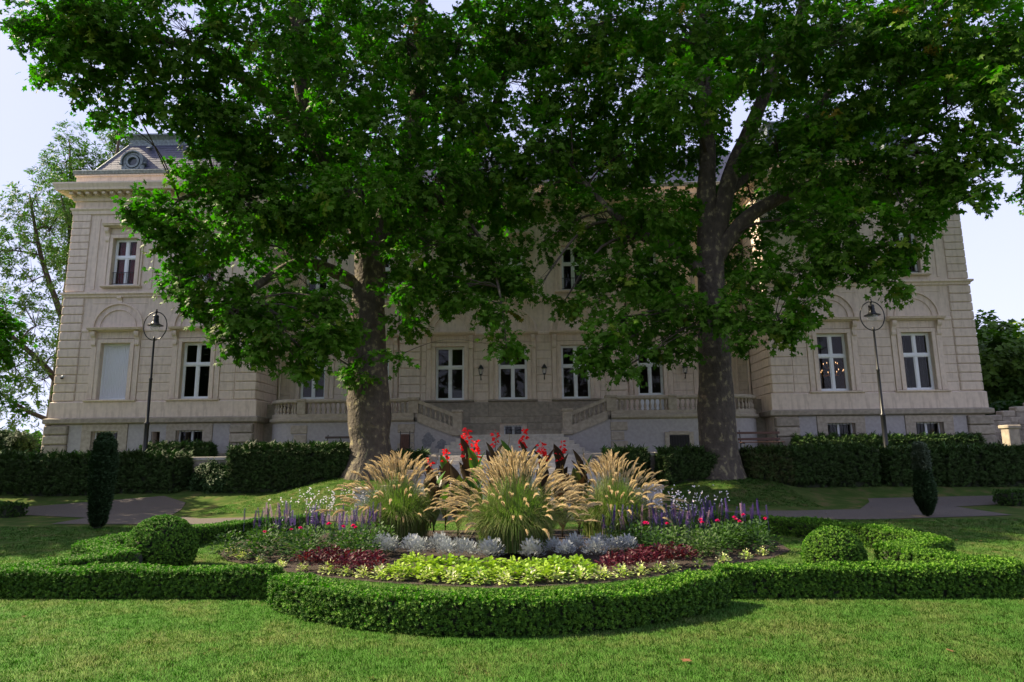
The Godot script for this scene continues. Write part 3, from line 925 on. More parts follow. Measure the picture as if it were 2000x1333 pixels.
func low_window(p: Node3D, cx: float, zf: float, y0: float, y1: float, w: float) -> void:
	var key := "low %.2f %.2f" % [w, y1 - y0]
	var h := y1 - y0
	if not meshes.has(key):
		var mb := MB.new()
		for x in [-w * 0.5 + 0.025, w * 0.5 - 0.025]:
			mb.box(Vector3(x, h * 0.5, 0), Vector3(0.05, h, 0.05))
		mb.box(Vector3(0, h * 0.5, 0), Vector3(0.09, h, 0.052))
		mb.box(Vector3(0, h - 0.025, 0), Vector3(w - 0.1, 0.05, 0.048))
		meshes[key] = mb.done()
		var gb := MB.new()
		var n := int(w / 0.13)
		for i in range(1, n):
			gb.box(Vector3(-w * 0.5 + w * i / n, h * 0.5, 0), Vector3(0.014, h, 0.014))
		gb.box(Vector3(0, h * 0.5, 0.01), Vector3(w, 0.02, 0.014))
		meshes[key + "g"] = gb.done()
	var f := share("cellar_window", meshes[key], M.white, p, Vector3(cx, y0, zf - 0.2))
	for s in [-1.0, 1.0]:
		share("pane", bevel_box(Vector3(w * 0.5 - 0.1, h - 0.05, 0.006), 0.0), M.glass, f, Vector3(s * w * 0.25, h * 0.5, -0.015))
	share("grille", meshes[key + "g"], M.iron, f, Vector3(0, 0, 0.12))


func base_of_wing(p: Node3D, s: float, low: Array) -> void:
	for e in [[19.97, 18.93], [11.98, 10.99]]:
		for i in 3:
			block("base_stone", p, M.pale_stone if i == 1 else M.stone, Vector3(s * (e[0] + e[1]) * 0.5, 1.84 + 0.41 * (i + 0.5), 0.08), Vector3(e[0] - e[1] - 0.01, 0.375, 0.26), 0.04)
	block("base_course", p, M.stone, Vector3(s * 15.48, 1.7, 0.1), Vector3(9.1, 0.27, 0.28), 0.02)
	for k in 2:
		var cx: float = s * low[k]
		var mb := MB.new()
		for e in [-1.0, 1.0]:
			mb.box(Vector3(cx + e * 0.78, 2.32, 0.055), Vector3(0.42, 0.96, 0.13), 0.01)
		mb.box(Vector3(cx, 2.95, 0.057), Vector3(1.98, 0.3, 0.134), 0.01)
		part("cellar_surround", mb, M.pale_stone, p)
		low_window(p, cx, 0.0, 1.86, 2.8, 1.14)
	for e in [[18.92, low[0] + 1.0], [low[0] - 1.0, low[1] + 1.0], [low[1] - 1.0, 11.99]]:
		if s < 0 and e[0] > 15.2 and e[1] < 15.2:
			for q in [[e[0], 15.36], [14.99, e[1]]]:
				block("base_panel", p, M.render_grey, Vector3(s * (q[0] + q[1]) * 0.5, 2.47, 0.03), Vector3(q[0] - q[1], 1.26, 0.1), 0.004)
			for q in [[1.84, 2.24], [2.77, 3.1]]:
				block("base_panel", p, M.render_grey, Vector3(-15.175, (q[0] + q[1]) * 0.5, 0.03), Vector3(0.37, q[1] - q[0], 0.099), 0.002)
		else:
			block("base_panel", p, M.render_grey, Vector3(s * (e[0] + e[1]) * 0.5, 2.47, 0.03), Vector3(e[0] - e[1], 1.26, 0.1), 0.004)


func pavilion_roof(p: Node3D, s: float) -> void:
	# steep slate slopes cut off by a moulded zinc crown, and a round dormer
	var x0 := 11.2
	var x1 := 19.36
	var z0 := -0.28
	var z1 := -9.0
	var y0 := 14.64
	var y1 := 16.55
	var inn := 1.02
	var mb := MB.new()
	var lo := [Vector3(s * x0, y0, z0), Vector3(s * x1, y0, z0), Vector3(s * x1, y0, z1), Vector3(s * x0, y0, z1)]
	var hi := [Vector3(s * (x0 + inn), y1, z0 - inn), Vector3(s * (x1 - inn), y1, z0 - inn), Vector3(s * (x1 - inn), y1, z1 + inn), Vector3(s * (x0 + inn), y1, z1 + inn)]
	for i in 4:
		var k := (i + 1) % 4
		mb.quad(lo[i], lo[k], hi[k], hi[i], Vector3([0, s, 0, -s][i], 0.5, [1, 0, -1, 0][i]))
	mb.quad(hi[0], hi[1], hi[2], hi[3], Vector3.UP)
	var roof := part("roof", mb, M.slate, p)
	# the slates of the front and of the slope towards the middle, row by row, each with its own lip
	var sb := MB.new()
	var rows := 13
	for i in rows:
		var f0 := float(i) / rows
		var f1 := float(i + 1) / rows + 0.01
		var xa := lerpf(x0, x0 + inn, f0) + 0.02
		var xb := lerpf(x1, x1 - inn, f0) - 0.02
		var n := int((xb - xa) / 0.3)
		var w := (xb - xa) / n
		for j in range(-1, n + 1):
			var a := maxf(xa, xa + w * (j + 0.5 * (i % 2))) + 0.004
			var b := minf(xb, xa + w * (j + 1 + 0.5 * (i % 2))) - 0.004
			if b - a < 0.05:
				continue
			var lip := 0.012 + rnd(0, 0.008)
			var pt := func(x: float, f: float, o: float) -> Vector3: return Vector3(s * x, lerpf(y0, y1, f) + o * 0.47, z0 - inn * f + o * 0.88)
			sb.quad(pt.call(a, f0, lip), pt.call(b, f0, lip), pt.call(b, f1, 0.006), pt.call(a, f1, 0.006), Vector3(0, 0.4, 1))
			sb.quad(pt.call(a, f0, 0.0), pt.call(b, f0, 0.0), pt.call(b, f0, lip), pt.call(a, f0, lip), Vector3(0, -1, 0.4))
	var sl := part("slates", sb, M.slate, p)
	sl.set_meta("kind", "stuff")
	for e in [x0, x1]:
		var hb := MB.new()
		var ix: float = e + (inn if e == x0 else -inn)
		hb.tube([Vector3(s * e, y0, z0), Vector3(s * ix, y1, z0 - inn)], [0.05, 0.05], 8)
		part("hip_roll", hb, M.zinc, p)
	var cb := MB.new()
	var a := s * (x0 + inn)
	var b := s * (x1 - inn)
	cb.sweep([Vector2(minf(a, b), z1 + inn), Vector2(minf(a, b), z0 - inn), Vector2(maxf(a, b), z0 - inn), Vector2(maxf(a, b), z1 + inn)], [Vector2(-0.1, 16.5), Vector2(0.04, 16.5), Vector2(0.05, 16.62), Vector2(0.0, 16.66), Vector2(0.02, 16.8), Vector2(0.12, 16.92), Vector2(0.2, 16.97), Vector2(0.2, 17.04), Vector2(-3.0, 17.1)])
	part("roof_crown", cb, M.zinc, p)
	for x in [13.4, 15.3, 17.2]:
		var vb := MB.new()
		vb.extrude(PackedVector2Array([Vector2(0.0, 0.0), Vector2(0.24, -0.06), Vector2(0.02, 0.16)]), -0.09, 0.09)
		share("roof_vent", vb.done(), M.zinc, p, Vector3(s * x, 16.25, -1.1))
	# dormer
	var d := MB.new(false)
	var seg := 24
	for e in [[0.52, 0.40, 0.06], [0.36, 0.25, 0.10]]:
		for i in seg:
			var a0 := TAU * i / seg
			var a1 := TAU * (i + 1) / seg
			var q := func(r: float, an: float, z: float) -> Vector3: return Vector3(cos(an) * r, sin(an) * r, z)
			var o := Vector3(cos(a0), sin(a0), 0)
			var r1: float = e[0]
			var r0: float = e[1]
			var z: float = e[2]
			d.quad(q.call(r1, a0, z), q.call(r1, a1, z), q.call(r0, a1, z), q.call(r0, a0, z), Vector3.BACK)
			d.quad(q.call(r1, a0, z), q.call(r1, a1, z), q.call(r1, a1, -0.8), q.call(r1, a0, -0.8), o)
			d.quad(q.call(r0, a0, z), q.call(r0, a1, z), q.call(r0, a1, -0.1), q.call(r0, a0, -0.1), -o)
	for e in [-1.0, 1.0]:
		d.box(Vector3(e * 0.5, -0.36, -0.2), Vector3(0.26, 0.42, 0.5), 0.03)
		d.box(Vector3(e * 0.66, -0.1, 0.0), Vector3(0.16, 0.14, 0.24), 0.05)
	d.box(Vector3(0, -0.5, -0.2), Vector3(1.0, 0.2, 0.5), 0.02)
	var prof := PackedVector2Array()
	for i in 13:
		var an := deg_to_rad(-20 + 220.0 * i / 12)
		prof.append(Vector2(cos(an) * 0.62, sin(an) * 0.62))
	for i in 12:
		var m := (prof[i] + prof[i + 1]).normalized()
		for k in [[0.62, 0.56, 0.16]]:
			var u0 := Vector3(prof[i].x, prof[i].y, 0)
			var u1 := Vector3(prof[i + 1].x, prof[i + 1].y, 0)
			var n := Vector3(m.x, m.y, 0)
			d.quad(u0 + Vector3(0, 0, 0.16), u1 + Vector3(0, 0, 0.16), u1 + Vector3(0, 0, -0.9), u0 + Vector3(0, 0, -0.9), n)
			d.quad(u0 + Vector3(0, 0, 0.16), u1 + Vector3(0, 0, 0.16), u1 * 0.88 + Vector3(0, 0, 0.16), u0 * 0.88 + Vector3(0, 0, 0.16), Vector3.BACK)
			d.quad(u0 * 0.88 + Vector3(0, 0, 0.16), u1 * 0.88 + Vector3(0, 0, 0.16), u1 * 0.88 + Vector3(0, 0, -0.9), u0 * 0.88 + Vector3(0, 0, -0.9), -n)
	var dm := share("dormer", d.done(), M.zinc, p, Vector3(s * 17.55, 15.27, -0.42), 0.0, Vector3.ONE * 0.86)
	var gb := MB.new()
	for i in seg:
		gb.tri(Vector3.ZERO, Vector3(cos(TAU * i / seg), sin(TAU * i / seg), 0) * 0.27, Vector3(cos(TAU * (i + 1) / seg), sin(TAU * (i + 1) / seg), 0) * 0.27, Vector3.BACK)
	share("pane", gb.done(), M.pane_dark, dm, Vector3(0, 0, -0.03))


# ------------------------------------------------------------------ terraces and stairs

func terraces() -> void:
	var bal := MB.new(true)
	bal.lathe([Vector2(0.062, 0.0), Vector2(0.062, 0.05), Vector2(0.035, 0.07), Vector2(0.05, 0.10), Vector2(0.068, 0.16), Vector2(0.058, 0.23), Vector2(0.036, 0.31), Vector2(0.030, 0.37), Vector2(0.048, 0.40), Vector2(0.036, 0.42), Vector2(0.06, 0.435), Vector2(0.06, 0.475)], Vector3.ZERO, 10)
	meshes["baluster"] = bal.done()
	for s in [-1.0, 1.0]:
		var side: String = "left" if s < 0 else "right"
		var p := thing("stone_terrace", "raised stone terrace with balustrade and curved end against the %s wing" % side, "terrace")
		var path := [Vector2(4.15, 0.15), Vector2(9.3, 0.15)]
		for i in range(1, 9):
			var a := PI * 0.5 * i / 8
			path.append(Vector2(9.3 + sin(a) * 1.25, -1.1 + cos(a) * 1.25))
		path.append(Vector2(10.55, -2.4))
		if s < 0:
			var r := []
			for i in range(path.size() - 1, -1, -1):
				r.append(Vector2(-path[i].x, path[i].y))
			path = r
		var wb := MB.new(false)
		wb.sweep(path, [Vector2(0, 1.5), Vector2(0, 3.12)])
		part("wall", wb, M.render_grey, p)
		for e in [["ledge", [Vector2(0, 3.06), Vector2(0.08, 3.09), Vector2(0.13, 3.14), Vector2(0.13, 3.24), Vector2(0.0, 3.27)], M.pale_stone],
				["balustrade_base", [Vector2(0.0, 3.255), Vector2(0.04, 3.26), Vector2(0.04, 3.43), Vector2(-0.24, 3.435), Vector2(-0.24, 3.2)], M.pale_stone],
				["rail", [Vector2(-0.26, 3.905), Vector2(0.04, 3.905), Vector2(0.07, 3.95), Vector2(0.06, 4.03), Vector2(0.02, 4.06), Vector2(-0.25, 4.06), Vector2(-0.26, 3.905)], M.pale_stone]]:
			var mb := MB.new()
			mb.sweep(path, e[1])
			part(e[0], mb, e[2], p)
		var fb := MB.new()
		var poly := PackedVector2Array(path)
		poly.append_array(PackedVector2Array([Vector2(s * 10.55, -2.46), Vector2(s * 4.15, -2.06)] if s > 0 else [Vector2(-4.15, -2.06), Vector2(-10.55, -2.46)]))
		var ids := Geometry2D.triangulate_polygon(poly)
		for i in range(0, ids.size(), 3):
			var q := []
			for k in 3:
				q.append(Vector3(poly[ids[i + k]].x, 3.235, poly[ids[i + k]].y))
			fb.tri(q[0], q[1], q[2], Vector3.UP)
		part("floor", fb, M.step_stone, p)
		# the solid bit between the curve and the wing
		block("end_wall", p, M.stone, Vector3(s * 10.8, 2.7, -1.55), Vector3(0.46, 2.5, 0.9), 0.01)
		for x in [4.18, 6.75, 8.95]:
			block("pier", p, M.pale_stone, Vector3(s * x, 3.7, 0.05), Vector3(0.42 if x < 5 else 0.36, 0.56, 0.33), 0.012)
			block("pier_cap", p, M.pale_stone, Vector3(s * x, 4.02, 0.05), Vector3(0.5 if x < 5 else 0.38, 0.14 if x < 5 else 0.1, 0.42), 0.02)
		var x := 4.55
		while x < 9.3:
			if absf(x - 6.75) > 0.25 and absf(x - 8.95) > 0.25:
				share("baluster", meshes["baluster"], M.pale_stone, p, Vector3(s * x, 3.432, 0.045))
			x += 0.2133
		for i in 9:
			var a := PI * 0.5 * (i + 0.3) / 9.3
			share("baluster", meshes["baluster"], M.pale_stone, p, Vector3(s * (9.3 + sin(a) * 1.145), 3.432, -1.1 + cos(a) * 1.145))
		# rusticated blocks on the wall below the piers
		for x2 in [4.4, 8.95]:
			for i in 3:
				block("wall_block", p, M.pale_stone, Vector3(s * (x2 + (0.07 if i % 2 == 0 else 0.0)), 1.98 + i * 0.40, 0.16), Vector3(0.55 + (0.16 if i % 2 == 0 else 0.0), 0.36, 0.07), 0.02)
		# small cellar openings with a stone edge
		for e in [[10.15, 2.2, 0.34, -0.4], [6.95, 2.0, 0.82, 0.17]]:
			if s < 0 and e[0] < 8.0:
				continue
			var turn: float = 0.0 if e[0] < 8.0 else s * 0.75
			var o := block("cellar_opening", p, M.soot, Vector3(s * e[0], e[1] + 0.12, e[3] + 0.02), Vector3(e[2], 0.5, 0.06), 0.0)
			o.rotation.y = turn
			var mb := MB.new()
			for k in [-1.0, 1.0]:
				mb.box(Vector3(k * (e[2] * 0.5 + 0.09), 0.06, 0), Vector3(0.18, 0.66, 0.09), 0.01)
			mb.box(Vector3(0, 0.35, 0), Vector3(e[2] - 0.004, 0.16, 0.088), 0.01)
			part("frame", mb, M.pale_stone, o)
			var gb := MB.new()
			for k in int(e[2] / 0.11):
				gb.box(Vector3(-e[2] * 0.5 + 0.055 + k * 0.11, 0, 0.04), Vector3(0.016, 0.5, 0.016))
			part("grille", gb, M.iron, o)
		# the flight that climbs along the front from the landing
		var f := thing("stair_flight", "%s upper stair flight with sloping stone balustrade rising from the landing to the terrace" % side, "stairs")
		var slope := [["side_wall", [Vector2(4.13, 1.5), Vector2(4.13, 3.06), Vector2(3.95, 3.06), Vector2(2.5, 2.47), Vector2(2.12, 2.47), Vector2(2.12, 1.5)], 0.15, -0.12, M.render_grey],
			["string", [Vector2(4.0, 3.05), Vector2(4.0, 3.43), Vector2(2.5, 2.83), Vector2(2.5, 2.45)], 0.24, -0.13, M.pale_stone],
			["rail", [Vector2(4.02, 3.84), Vector2(4.02, 4.0), Vector2(2.5, 3.40), Vector2(2.5, 3.24)], 0.22, -0.12, M.pale_stone]]
		for e in slope:
			var mb := MB.new()
			var pts := PackedVector2Array()
			for q in e[1]:
				pts.append(Vector2(s * q.x, q.y))
			mb.extrude(pts, -e[2], -e[3])
			share(e[0], mb.done(), e[4], f, Vector3.ZERO, PI / 2)
		for i in 7:
			var bx := 2.65 + i * 0.2
			share("baluster", meshes["baluster"], M.pale_stone, f, Vector3(s * bx, lerpf(2.83, 3.43, (bx - 2.5) / 1.5) - 0.03, 0.05))
		block("newel", f, M.pale_stone, Vector3(s * 2.32, 2.95, 0.05), Vector3(0.38, 1.0, 0.36), 0.015)
		block("newel_cap", f, M.pale_stone, Vector3(s * 2.32, 3.47, 0.05), Vector3(0.48, 0.12, 0.46), 0.03)
		block("newel_foot", f, M.pale_stone, Vector3(s * 2.3, 2.53, 0.1), Vector3(0.46, 0.16, 0.44), 0.02)
		for i in 5:
			block("step", f, M.step_stone, Vector3(s * (3.4 + i * 0.15), 2.48 + 0.151 * (i + 0.5), -1.08), Vector3(1.5 - i * 0.3, 0.148, 1.9), 0.01)
		# old damp stains on the plaster
		for e in ([[-3.55, 2.62, 0.3], [-2.98, 2.33, 0.26]] if s < 0 else [[2.62, 2.18, 0.16]]):
			var mb := MB.new()
			var n := 22
			var rim := []
			for i in n:
				var a := TAU * i / n
				var r: float = e[2] * (0.75 + 0.45 * lumps.get_noise_2d(e[0] * 9 + cos(a) * 3, sin(a) * 3) + 0.2 * sin(a * 3 + e[0]))
				rim.append(Vector3(cos(a) * r * 1.15, sin(a) * r - (0.18 if sin(a) < -0.8 else 0.0), 0))
			for i in n:
				mb.tri(Vector3.ZERO, rim[i], rim[(i + 1) % n], Vector3.BACK)
			share("bare_patch", mb.done(), M.damp, f, Vector3(e[0], e[1] - 0.25, 0.154))


func stairs() -> void:
	var p := thing("entrance_steps", "broad stone steps, stepped in at both sides, rising to the landing", "steps")
	block("landing", p, M.step_stone, Vector3(0, 2.40, -0.82), Vector3(4.24, 0.15, 2.36), 0.012)
	for i in 6:
		var half := 2.15 + 0.185 * i
		var front := 0.4 + 0.3 * i
		block("step", p, M.step_stone, Vector3(rnd(-0.01, 0.01), 2.475 - 0.147 * i - 0.0735, (front + 0.17) * 0.5), Vector3(half * 2, 0.146, front - 0.17), 0.012)
	var q := thing("garden_steps", "lower flight of pale stone garden steps between low pedestals behind the ornamental grasses", "steps")
	for i in 11:
		var half := 2.6 + 0.1 * i
		block("step", q, M.step_stone, Vector3(0, 1.62 - 0.147 * i - 0.8, 4.1 + 0.36 * i), Vector3(half * 2, 1.6, 0.38), 0.012)
	for s in [-1.0, 1.0]:
		var mb := MB.new()
		for i in 8:
			var f := i / 7.0
			mb.box(Vector3(s * (2.72 + 1.2 * f), lerpf(0.8, 0.3, f), 4.4 + 3.4 * f), Vector3(0.3, lerpf(1.6, 0.6, f), 0.56), 0.01)
		part("cheek_wall", mb, M.stone, q)
		for e in [[2.97, 1.66, 4.15, 0.66, "upper"], [4.3, 0.72, 8.0, 0.44, "lower"]]:
			var pd := thing("stone_pedestal", "%s square stone pedestal with cap on the %s side of the garden steps" % [e[4], "left" if s < 0 else "right"], "pedestal", Vector3(s * e[0], 0, e[2]), 0.0, "pedestals of the garden steps")
			block("shaft", pd, M.render_grey, Vector3(0, e[1] * 0.5 - 0.1, 0), Vector3(e[3], e[1] - 0.1, e[3]), 0.015)
			block("cap", pd, M.pale_stone, Vector3(0, e[1] - 0.08, 0), Vector3(e[3] + 0.1, 0.16, e[3] + 0.1), 0.025)


func retaining_wall() -> void:
	for s in [-1.0, 1.0]:
		var p := thing("retaining_wall", "low retaining wall with pale coping running %s from the garden steps" % ("left" if s < 0 else "right"), "wall")
		var x := 2.66
		while x < 21.0:
			var w: float = rnd(1.1, 1.5)
			block("coping_stone", p, M.step_stone, Vector3(s * (x + w * 0.5), 1.61, 3.92), Vector3(w - 0.008, 0.13, 0.5), 0.015)
			for r in 3:
				block("stone", p, M.stone, Vector3(s * (x + w * 0.5 + (0.3 if r % 2 else 0.0)), 1.38 - r * 0.33, 3.94), Vector3(w - 0.012, 0.322, 0.34 + rnd(0, 0.02)), 0.012)
			x += w


# ------------------------------------------------------------------ trees

func plane_twig(sd: int) -> Mesh:
	# a spray of plane leaves about 0.7 m long, growing along +z
	rng.seed = sd
	var mb := MB.new(false)
	for i in 17:
		var t := rnd(0.0, 1.0)
		var a := rnd(0, TAU)
		var off := rnd(0.0, 0.16)
		var base := Vector3(cos(a) * off * 1.3, -0.1 * t * t + sin(a) * off * 0.8, t * 0.6)
		var dir := Vector3(cos(a) * rnd(0.2, 1.1) + rnd(-0.5, 0.5), rnd(-0.75, 0.15), rnd(-0.2, 1.0))
		mb.palm(base, dir, Vector3(rnd(-0.6, 0.6), 1, rnd(-0.5, 0.6)), rnd(0.11, 0.24))
	return mb.done()


func nearest_on(limbs: Array, p: Vector3) -> Array:
	var best := 1e9
	var out := [p, 0.05]
	for l in limbs:
		var path: Array = l[0]
		for i in range(path.size() - 2 if limbs.size() > 5 and l == limbs[0] else 0, path.size() - 1):
			for k in 6:
				var f := k / 5.0
				var q: Vector3 = path[i].lerp(path[i + 1], f)
				var d := q.distance_to(p) + maxf(0.0, q.y - p.y) * 0.6
				if d < best:
					best = d
					out = [q, lerpf(l[1][i], l[1][i + 1], f)]
	return out


func curved(path: Array, radii: Array, n: int) -> Array:
	var c := Curve3D.new()
	for i in path.size():
		var t: Vector3 = (path[mini(i + 1, path.size() - 1)] - path[maxi(i - 1, 0)]) / 6.0
		c.add_point(path[i], -t, t)
	var ps := []
	var rs := []
	var m: int = n * (path.size() - 1)
	for i in m + 1:
		var f := float(i) / m * (path.size() - 1)
		var k := mini(int(f), path.size() - 2)
		ps.append(c.sample(k, f - k))
		rs.append(lerpf(radii[k], radii[k + 1], f - k))
	return [ps, rs]


func big_tree(p: Node3D, foot: Vector3, limbs: Array, groups: Array, density: float, flare: float) -> void:
	var o := p.position
	var tb := MB.new(true)
	for k in limbs.size():
		var path: Array = limbs[k][0].duplicate()
		var radii: Array = limbs[k][1].duplicate()
		if k == 0:
			path = [foot - Vector3(0, 0.4, 0), foot + Vector3(0, 0.12, 0), foot + Vector3(0, 0.6, 0), foot + Vector3(0, 1.3, 0)] + path
			radii = [flare * 1.3, flare * 1.08, flare * 0.88, flare * 0.79] + radii
		for i in path.size():
			path[i] -= o
		var c := curved(path, radii, 6)
		tb.tube(c[0], c[1], 28 if k == 0 else 14, lumps, 0.16)
	part("trunk", tb, M.bark, p)
	var bb := MB.new(true)
	var spots: Array = []
	for i in 4:
		spots.append([[] as Array[Transform3D], PackedColorArray()])
	rng.seed = 77 + int(foot.x * 10)
	for g in groups:
		for e in g:
			var c := Vector3(e[0], e[1], e[2])
			var r: float = e[3]
			var root := nearest_on(limbs, c)
			var from: Vector3 = root[0]
			var mid := from.lerp(c, 0.5) + Vector3(rnd(-0.3, 0.3), 0.16 * from.distance_to(c) * rnd(0.4, 1.2), rnd(-0.3, 0.3))
			var r0 := minf(root[1] * 0.6, 0.022 + 0.014 * from.distance_to(c))
			var cc := curved([from - o, mid - o, c - o], [r0, r0 * 0.6, 0.018], 4)
			bb.tube(cc[0], cc[1], 6)
			var n := int(density * r * r * (1.25 if r < 0.8 else 1.0)) + 4
			var hue := rnd(0.85, 1.15)
			for i in n:
				var d := ball_point()
				d = d.normalized() * pow(d.length(), 0.7)
				d.y = d.y * 0.72
				var at := c + d * maxf(r - 0.38, r * 0.5)
				# gaps: thin the spray out where a slow noise is low
				if lumps.get_noise_3dv(at * 2.4) < -0.25:
					continue
				if at.z < 0.75 and at.y < 14.5:
					continue
				var out := d.normalized() * 0.8 + Vector3(rnd(-0.5, 0.5), rnd(-0.55, 0.1), rnd(-0.5, 0.5))
				var b := facing(out, Vector3(rnd(-0.3, 0.3), 1, rnd(-0.3, 0.3))).scaled(Vector3.ONE * rnd(0.8, 1.2))
				var k := rng.randi() % 4
				spots[k][0].append(Transform3D(b, at - o))
				var w := rnd(0.75, 1.3) * hue
				var yel := rnd(0.0, 1.0)
				var col := Color(0.085 * w, 0.172 * w, 0.016 * w)
				if yel > 0.95:
					col = Color(0.16 * w, 0.22 * w, 0.02 * w)
				if yel > 0.997:
					col = Color(0.2, 0.15, 0.015)
				spots[k][1].append(col)
				if i % 5 == 0:
					var tw := c.lerp(at, 0.5) + Vector3(rnd(-0.15, 0.15), rnd(-0.05, 0.2), rnd(-0.15, 0.15))
					bb.tube([cc[0][rng.randi_range(4, 8)], tw - o, at - o], [0.010, 0.008, 0.004], 3)
	part("branches", bb, M.bark_thin, p)
	for i in 4:
		scatter("crown", plane_twig(100 + i), M.plane_leaf, spots[i][0], spots[i][1], p)


func plane_trees() -> void:
	var a := thing("plane_tree", "huge plane tree left of the garden steps, leaves drooping over the terrace", "tree", Vector3(-4.85, 0.95, 5.0))
	big_tree(a, Vector3(-4.83, 1.0, 5.0), LEFT_LIMBS, [LEFT_LOW, LEFT_UP, LEFT_CENTRE, LEFT_CROWN], 50.0, 0.85)
	var b := thing("plane_tree", "huge plane tree right of the garden steps, with a forked trunk", "tree", Vector3(7.2, 0.7, 5.0))
	big_tree(b, Vector3(7.18, 0.75, 5.0), RIGHT_LIMBS, [RIGHT_LOW, RIGHT_RIGHT, RIGHT_CENTRE, RIGHT_CROWN], 50.0, 0.78)
	# neighbours whose trunks stand outside the picture: their leaves reach in at the edges and shade the lawn
	var c := thing("plane_tree", "plane tree off the left edge with a few dark leaves showing", "tree", Vector3(-19.5, 0.0, 11.5))
	var lc := [[[Vector3(-19.5, 3, 11.5), Vector3(-19.6, 6, 11.5), Vector3(-20, 8.4, 11.5), Vector3(-20, 10, 11.5)], [0.5, 0.4, 0.25, 0.1]]]
	big_tree(c, Vector3(-19.5, 0, 11.5), lc, [[[-18.6, 6.5, 12, 2.0], [-19.2, 8.5, 13.0, 2.0], [-19.4, 8.8, 11, 2.0], [-21, 7, 10, 2.2], [-21.5, 7, 13, 2.2], [-19.0, 5.6, 13.4, 1.6], [-20.5, 9.6, 12, 1.8], [-18.9, 5.4, 14.6, 1.5], [-19.3, 6.5, 9.0, 1.8], [-15.2, 3.3, 9.0, 0.6], [-15.9, 3.9, 8.6, 0.7], [-16.2, 4.6, 9.5, 0.8]]], 44.0, 0.7)
	var c2 := thing("plane_tree", "plane tree outside the left edge whose crown shades the gravel path", "tree", Vector3(-20.3, 0.2, 6.0))
	var lc2 := [[[Vector3(-20.3, 3, 6), Vector3(-20.2, 5.5, 6), Vector3(-20.2, 7.5, 6), Vector3(-20.3, 9, 6)], [0.45, 0.38, 0.25, 0.1]]]
	big_tree(c2, Vector3(-20.3, 0.2, 6.0), lc2, [[[-20.8, 7, 6.5, 2.2], [-20.8, 8.5, 6, 2.0], [-21.3, 7, 4.5, 2.2], [-20.4, 7.0, 8.4, 2.2], [-19.8, 5.0, 7.2, 1.8], [-20.2, 6.2, 4.2, 1.9]]], 44.0, 0.6)
	var d := thing("plane_tree", "plane tree off the right edge, with only its sunlit leaf tips in view", "tree", Vector3(22.5, 0.4, 4.0))
	var ld := [[[Vector3(22.5, 3.5, 4), Vector3(22.3, 7, 4), Vector3(22.2, 11, 4), Vector3(22.4, 16, 4)], [0.45, 0.38, 0.25, 0.1]]]
	big_tree(d, Vector3(22.5, 0.4, 4.0), ld, [[[22, 12, 4, 2.4], [24, 11, 4, 2.4], [22.5, 14.5, 4, 2.4], [20.2, 12.2, 5.2, 1.5], [18.9, 12.1, 5.6, 0.7], [19.0, 11.3, 5.5, 0.35]]], 30.0, 0.6)


func fine_tuft(sd: int, n: int, length: float, width: float, spread: float) -> Mesh:
	# a tuft of narrow leaves along a short shoot that grows along +y
	rng.seed = sd
	var mb := MB.new(false)
	for i in n:
		var y := rnd(0.0, 1.0)
		var a := rnd(0, TAU)
		var dir := Vector3(cos(a), rnd(0.1, 1.0), sin(a))
		mb.leaf(Vector3(cos(a), 0, sin(a)) * spread * rnd(0, 0.6) + Vector3(0, y * spread * 2.2, 0), dir, Vector3(rnd(-0.5, 0.5), 1, rnd(-0.5, 0.5)), length * rnd(0.7, 1.2), width, 0.15)
	return mb.done()


func crown_tree(p: Node3D, limbs: Array, blobs: Array, density: float, tuft: Mesh, mat: Material, col: Color, up: float, squash := 1.1) -> void:
	var o := p.position
	var tb := MB.new(true)
	for l in limbs:
		var c := curved(l[0], l[1], 4)
		tb.tube(c[0], c[1], 9, lumps, 0.1)
	var places: Array[Transform3D] = []
	var tints := PackedColorArray()
	for e in blobs:
		var c := Vector3(e[0], e[1], e[2])
		var r: float = e[3]
		var root := nearest_on(limbs, c + o * 0.0)
		var cc := curved([root[0], (root[0] as Vector3).lerp(c, 0.5) + Vector3(0, 0.2, 0), c], [minf(root[1] * 0.6, 0.08), 0.04, 0.02], 3)
		tb.tube(cc[0], cc[1], 5)
		for i in int(density * r * r):
			var d := ball_point()
			d = d.normalized() * pow(d.length(), 0.6)
			var at := c + d * r * Vector3(1, squash, 1)
			if lumps.get_noise_3dv(at * 1.7) < -0.18:
				continue
			places.append(Transform3D(growing(d.normalized() + Vector3(0, up, 0)).scaled(Vector3.ONE * rnd(0.7, 1.25)), at))
			var w := rnd(0.7, 1.3)
			tints.append(Color(col.r * w, col.g * w, col.b * w))
			if i % 6 == 0:
				tb.tube([c, at], [0.02, 0.006], 3)
	part("trunk", tb, M.bark_thin, p)
	scatter("crown", tuft, mat, places, tints, p)


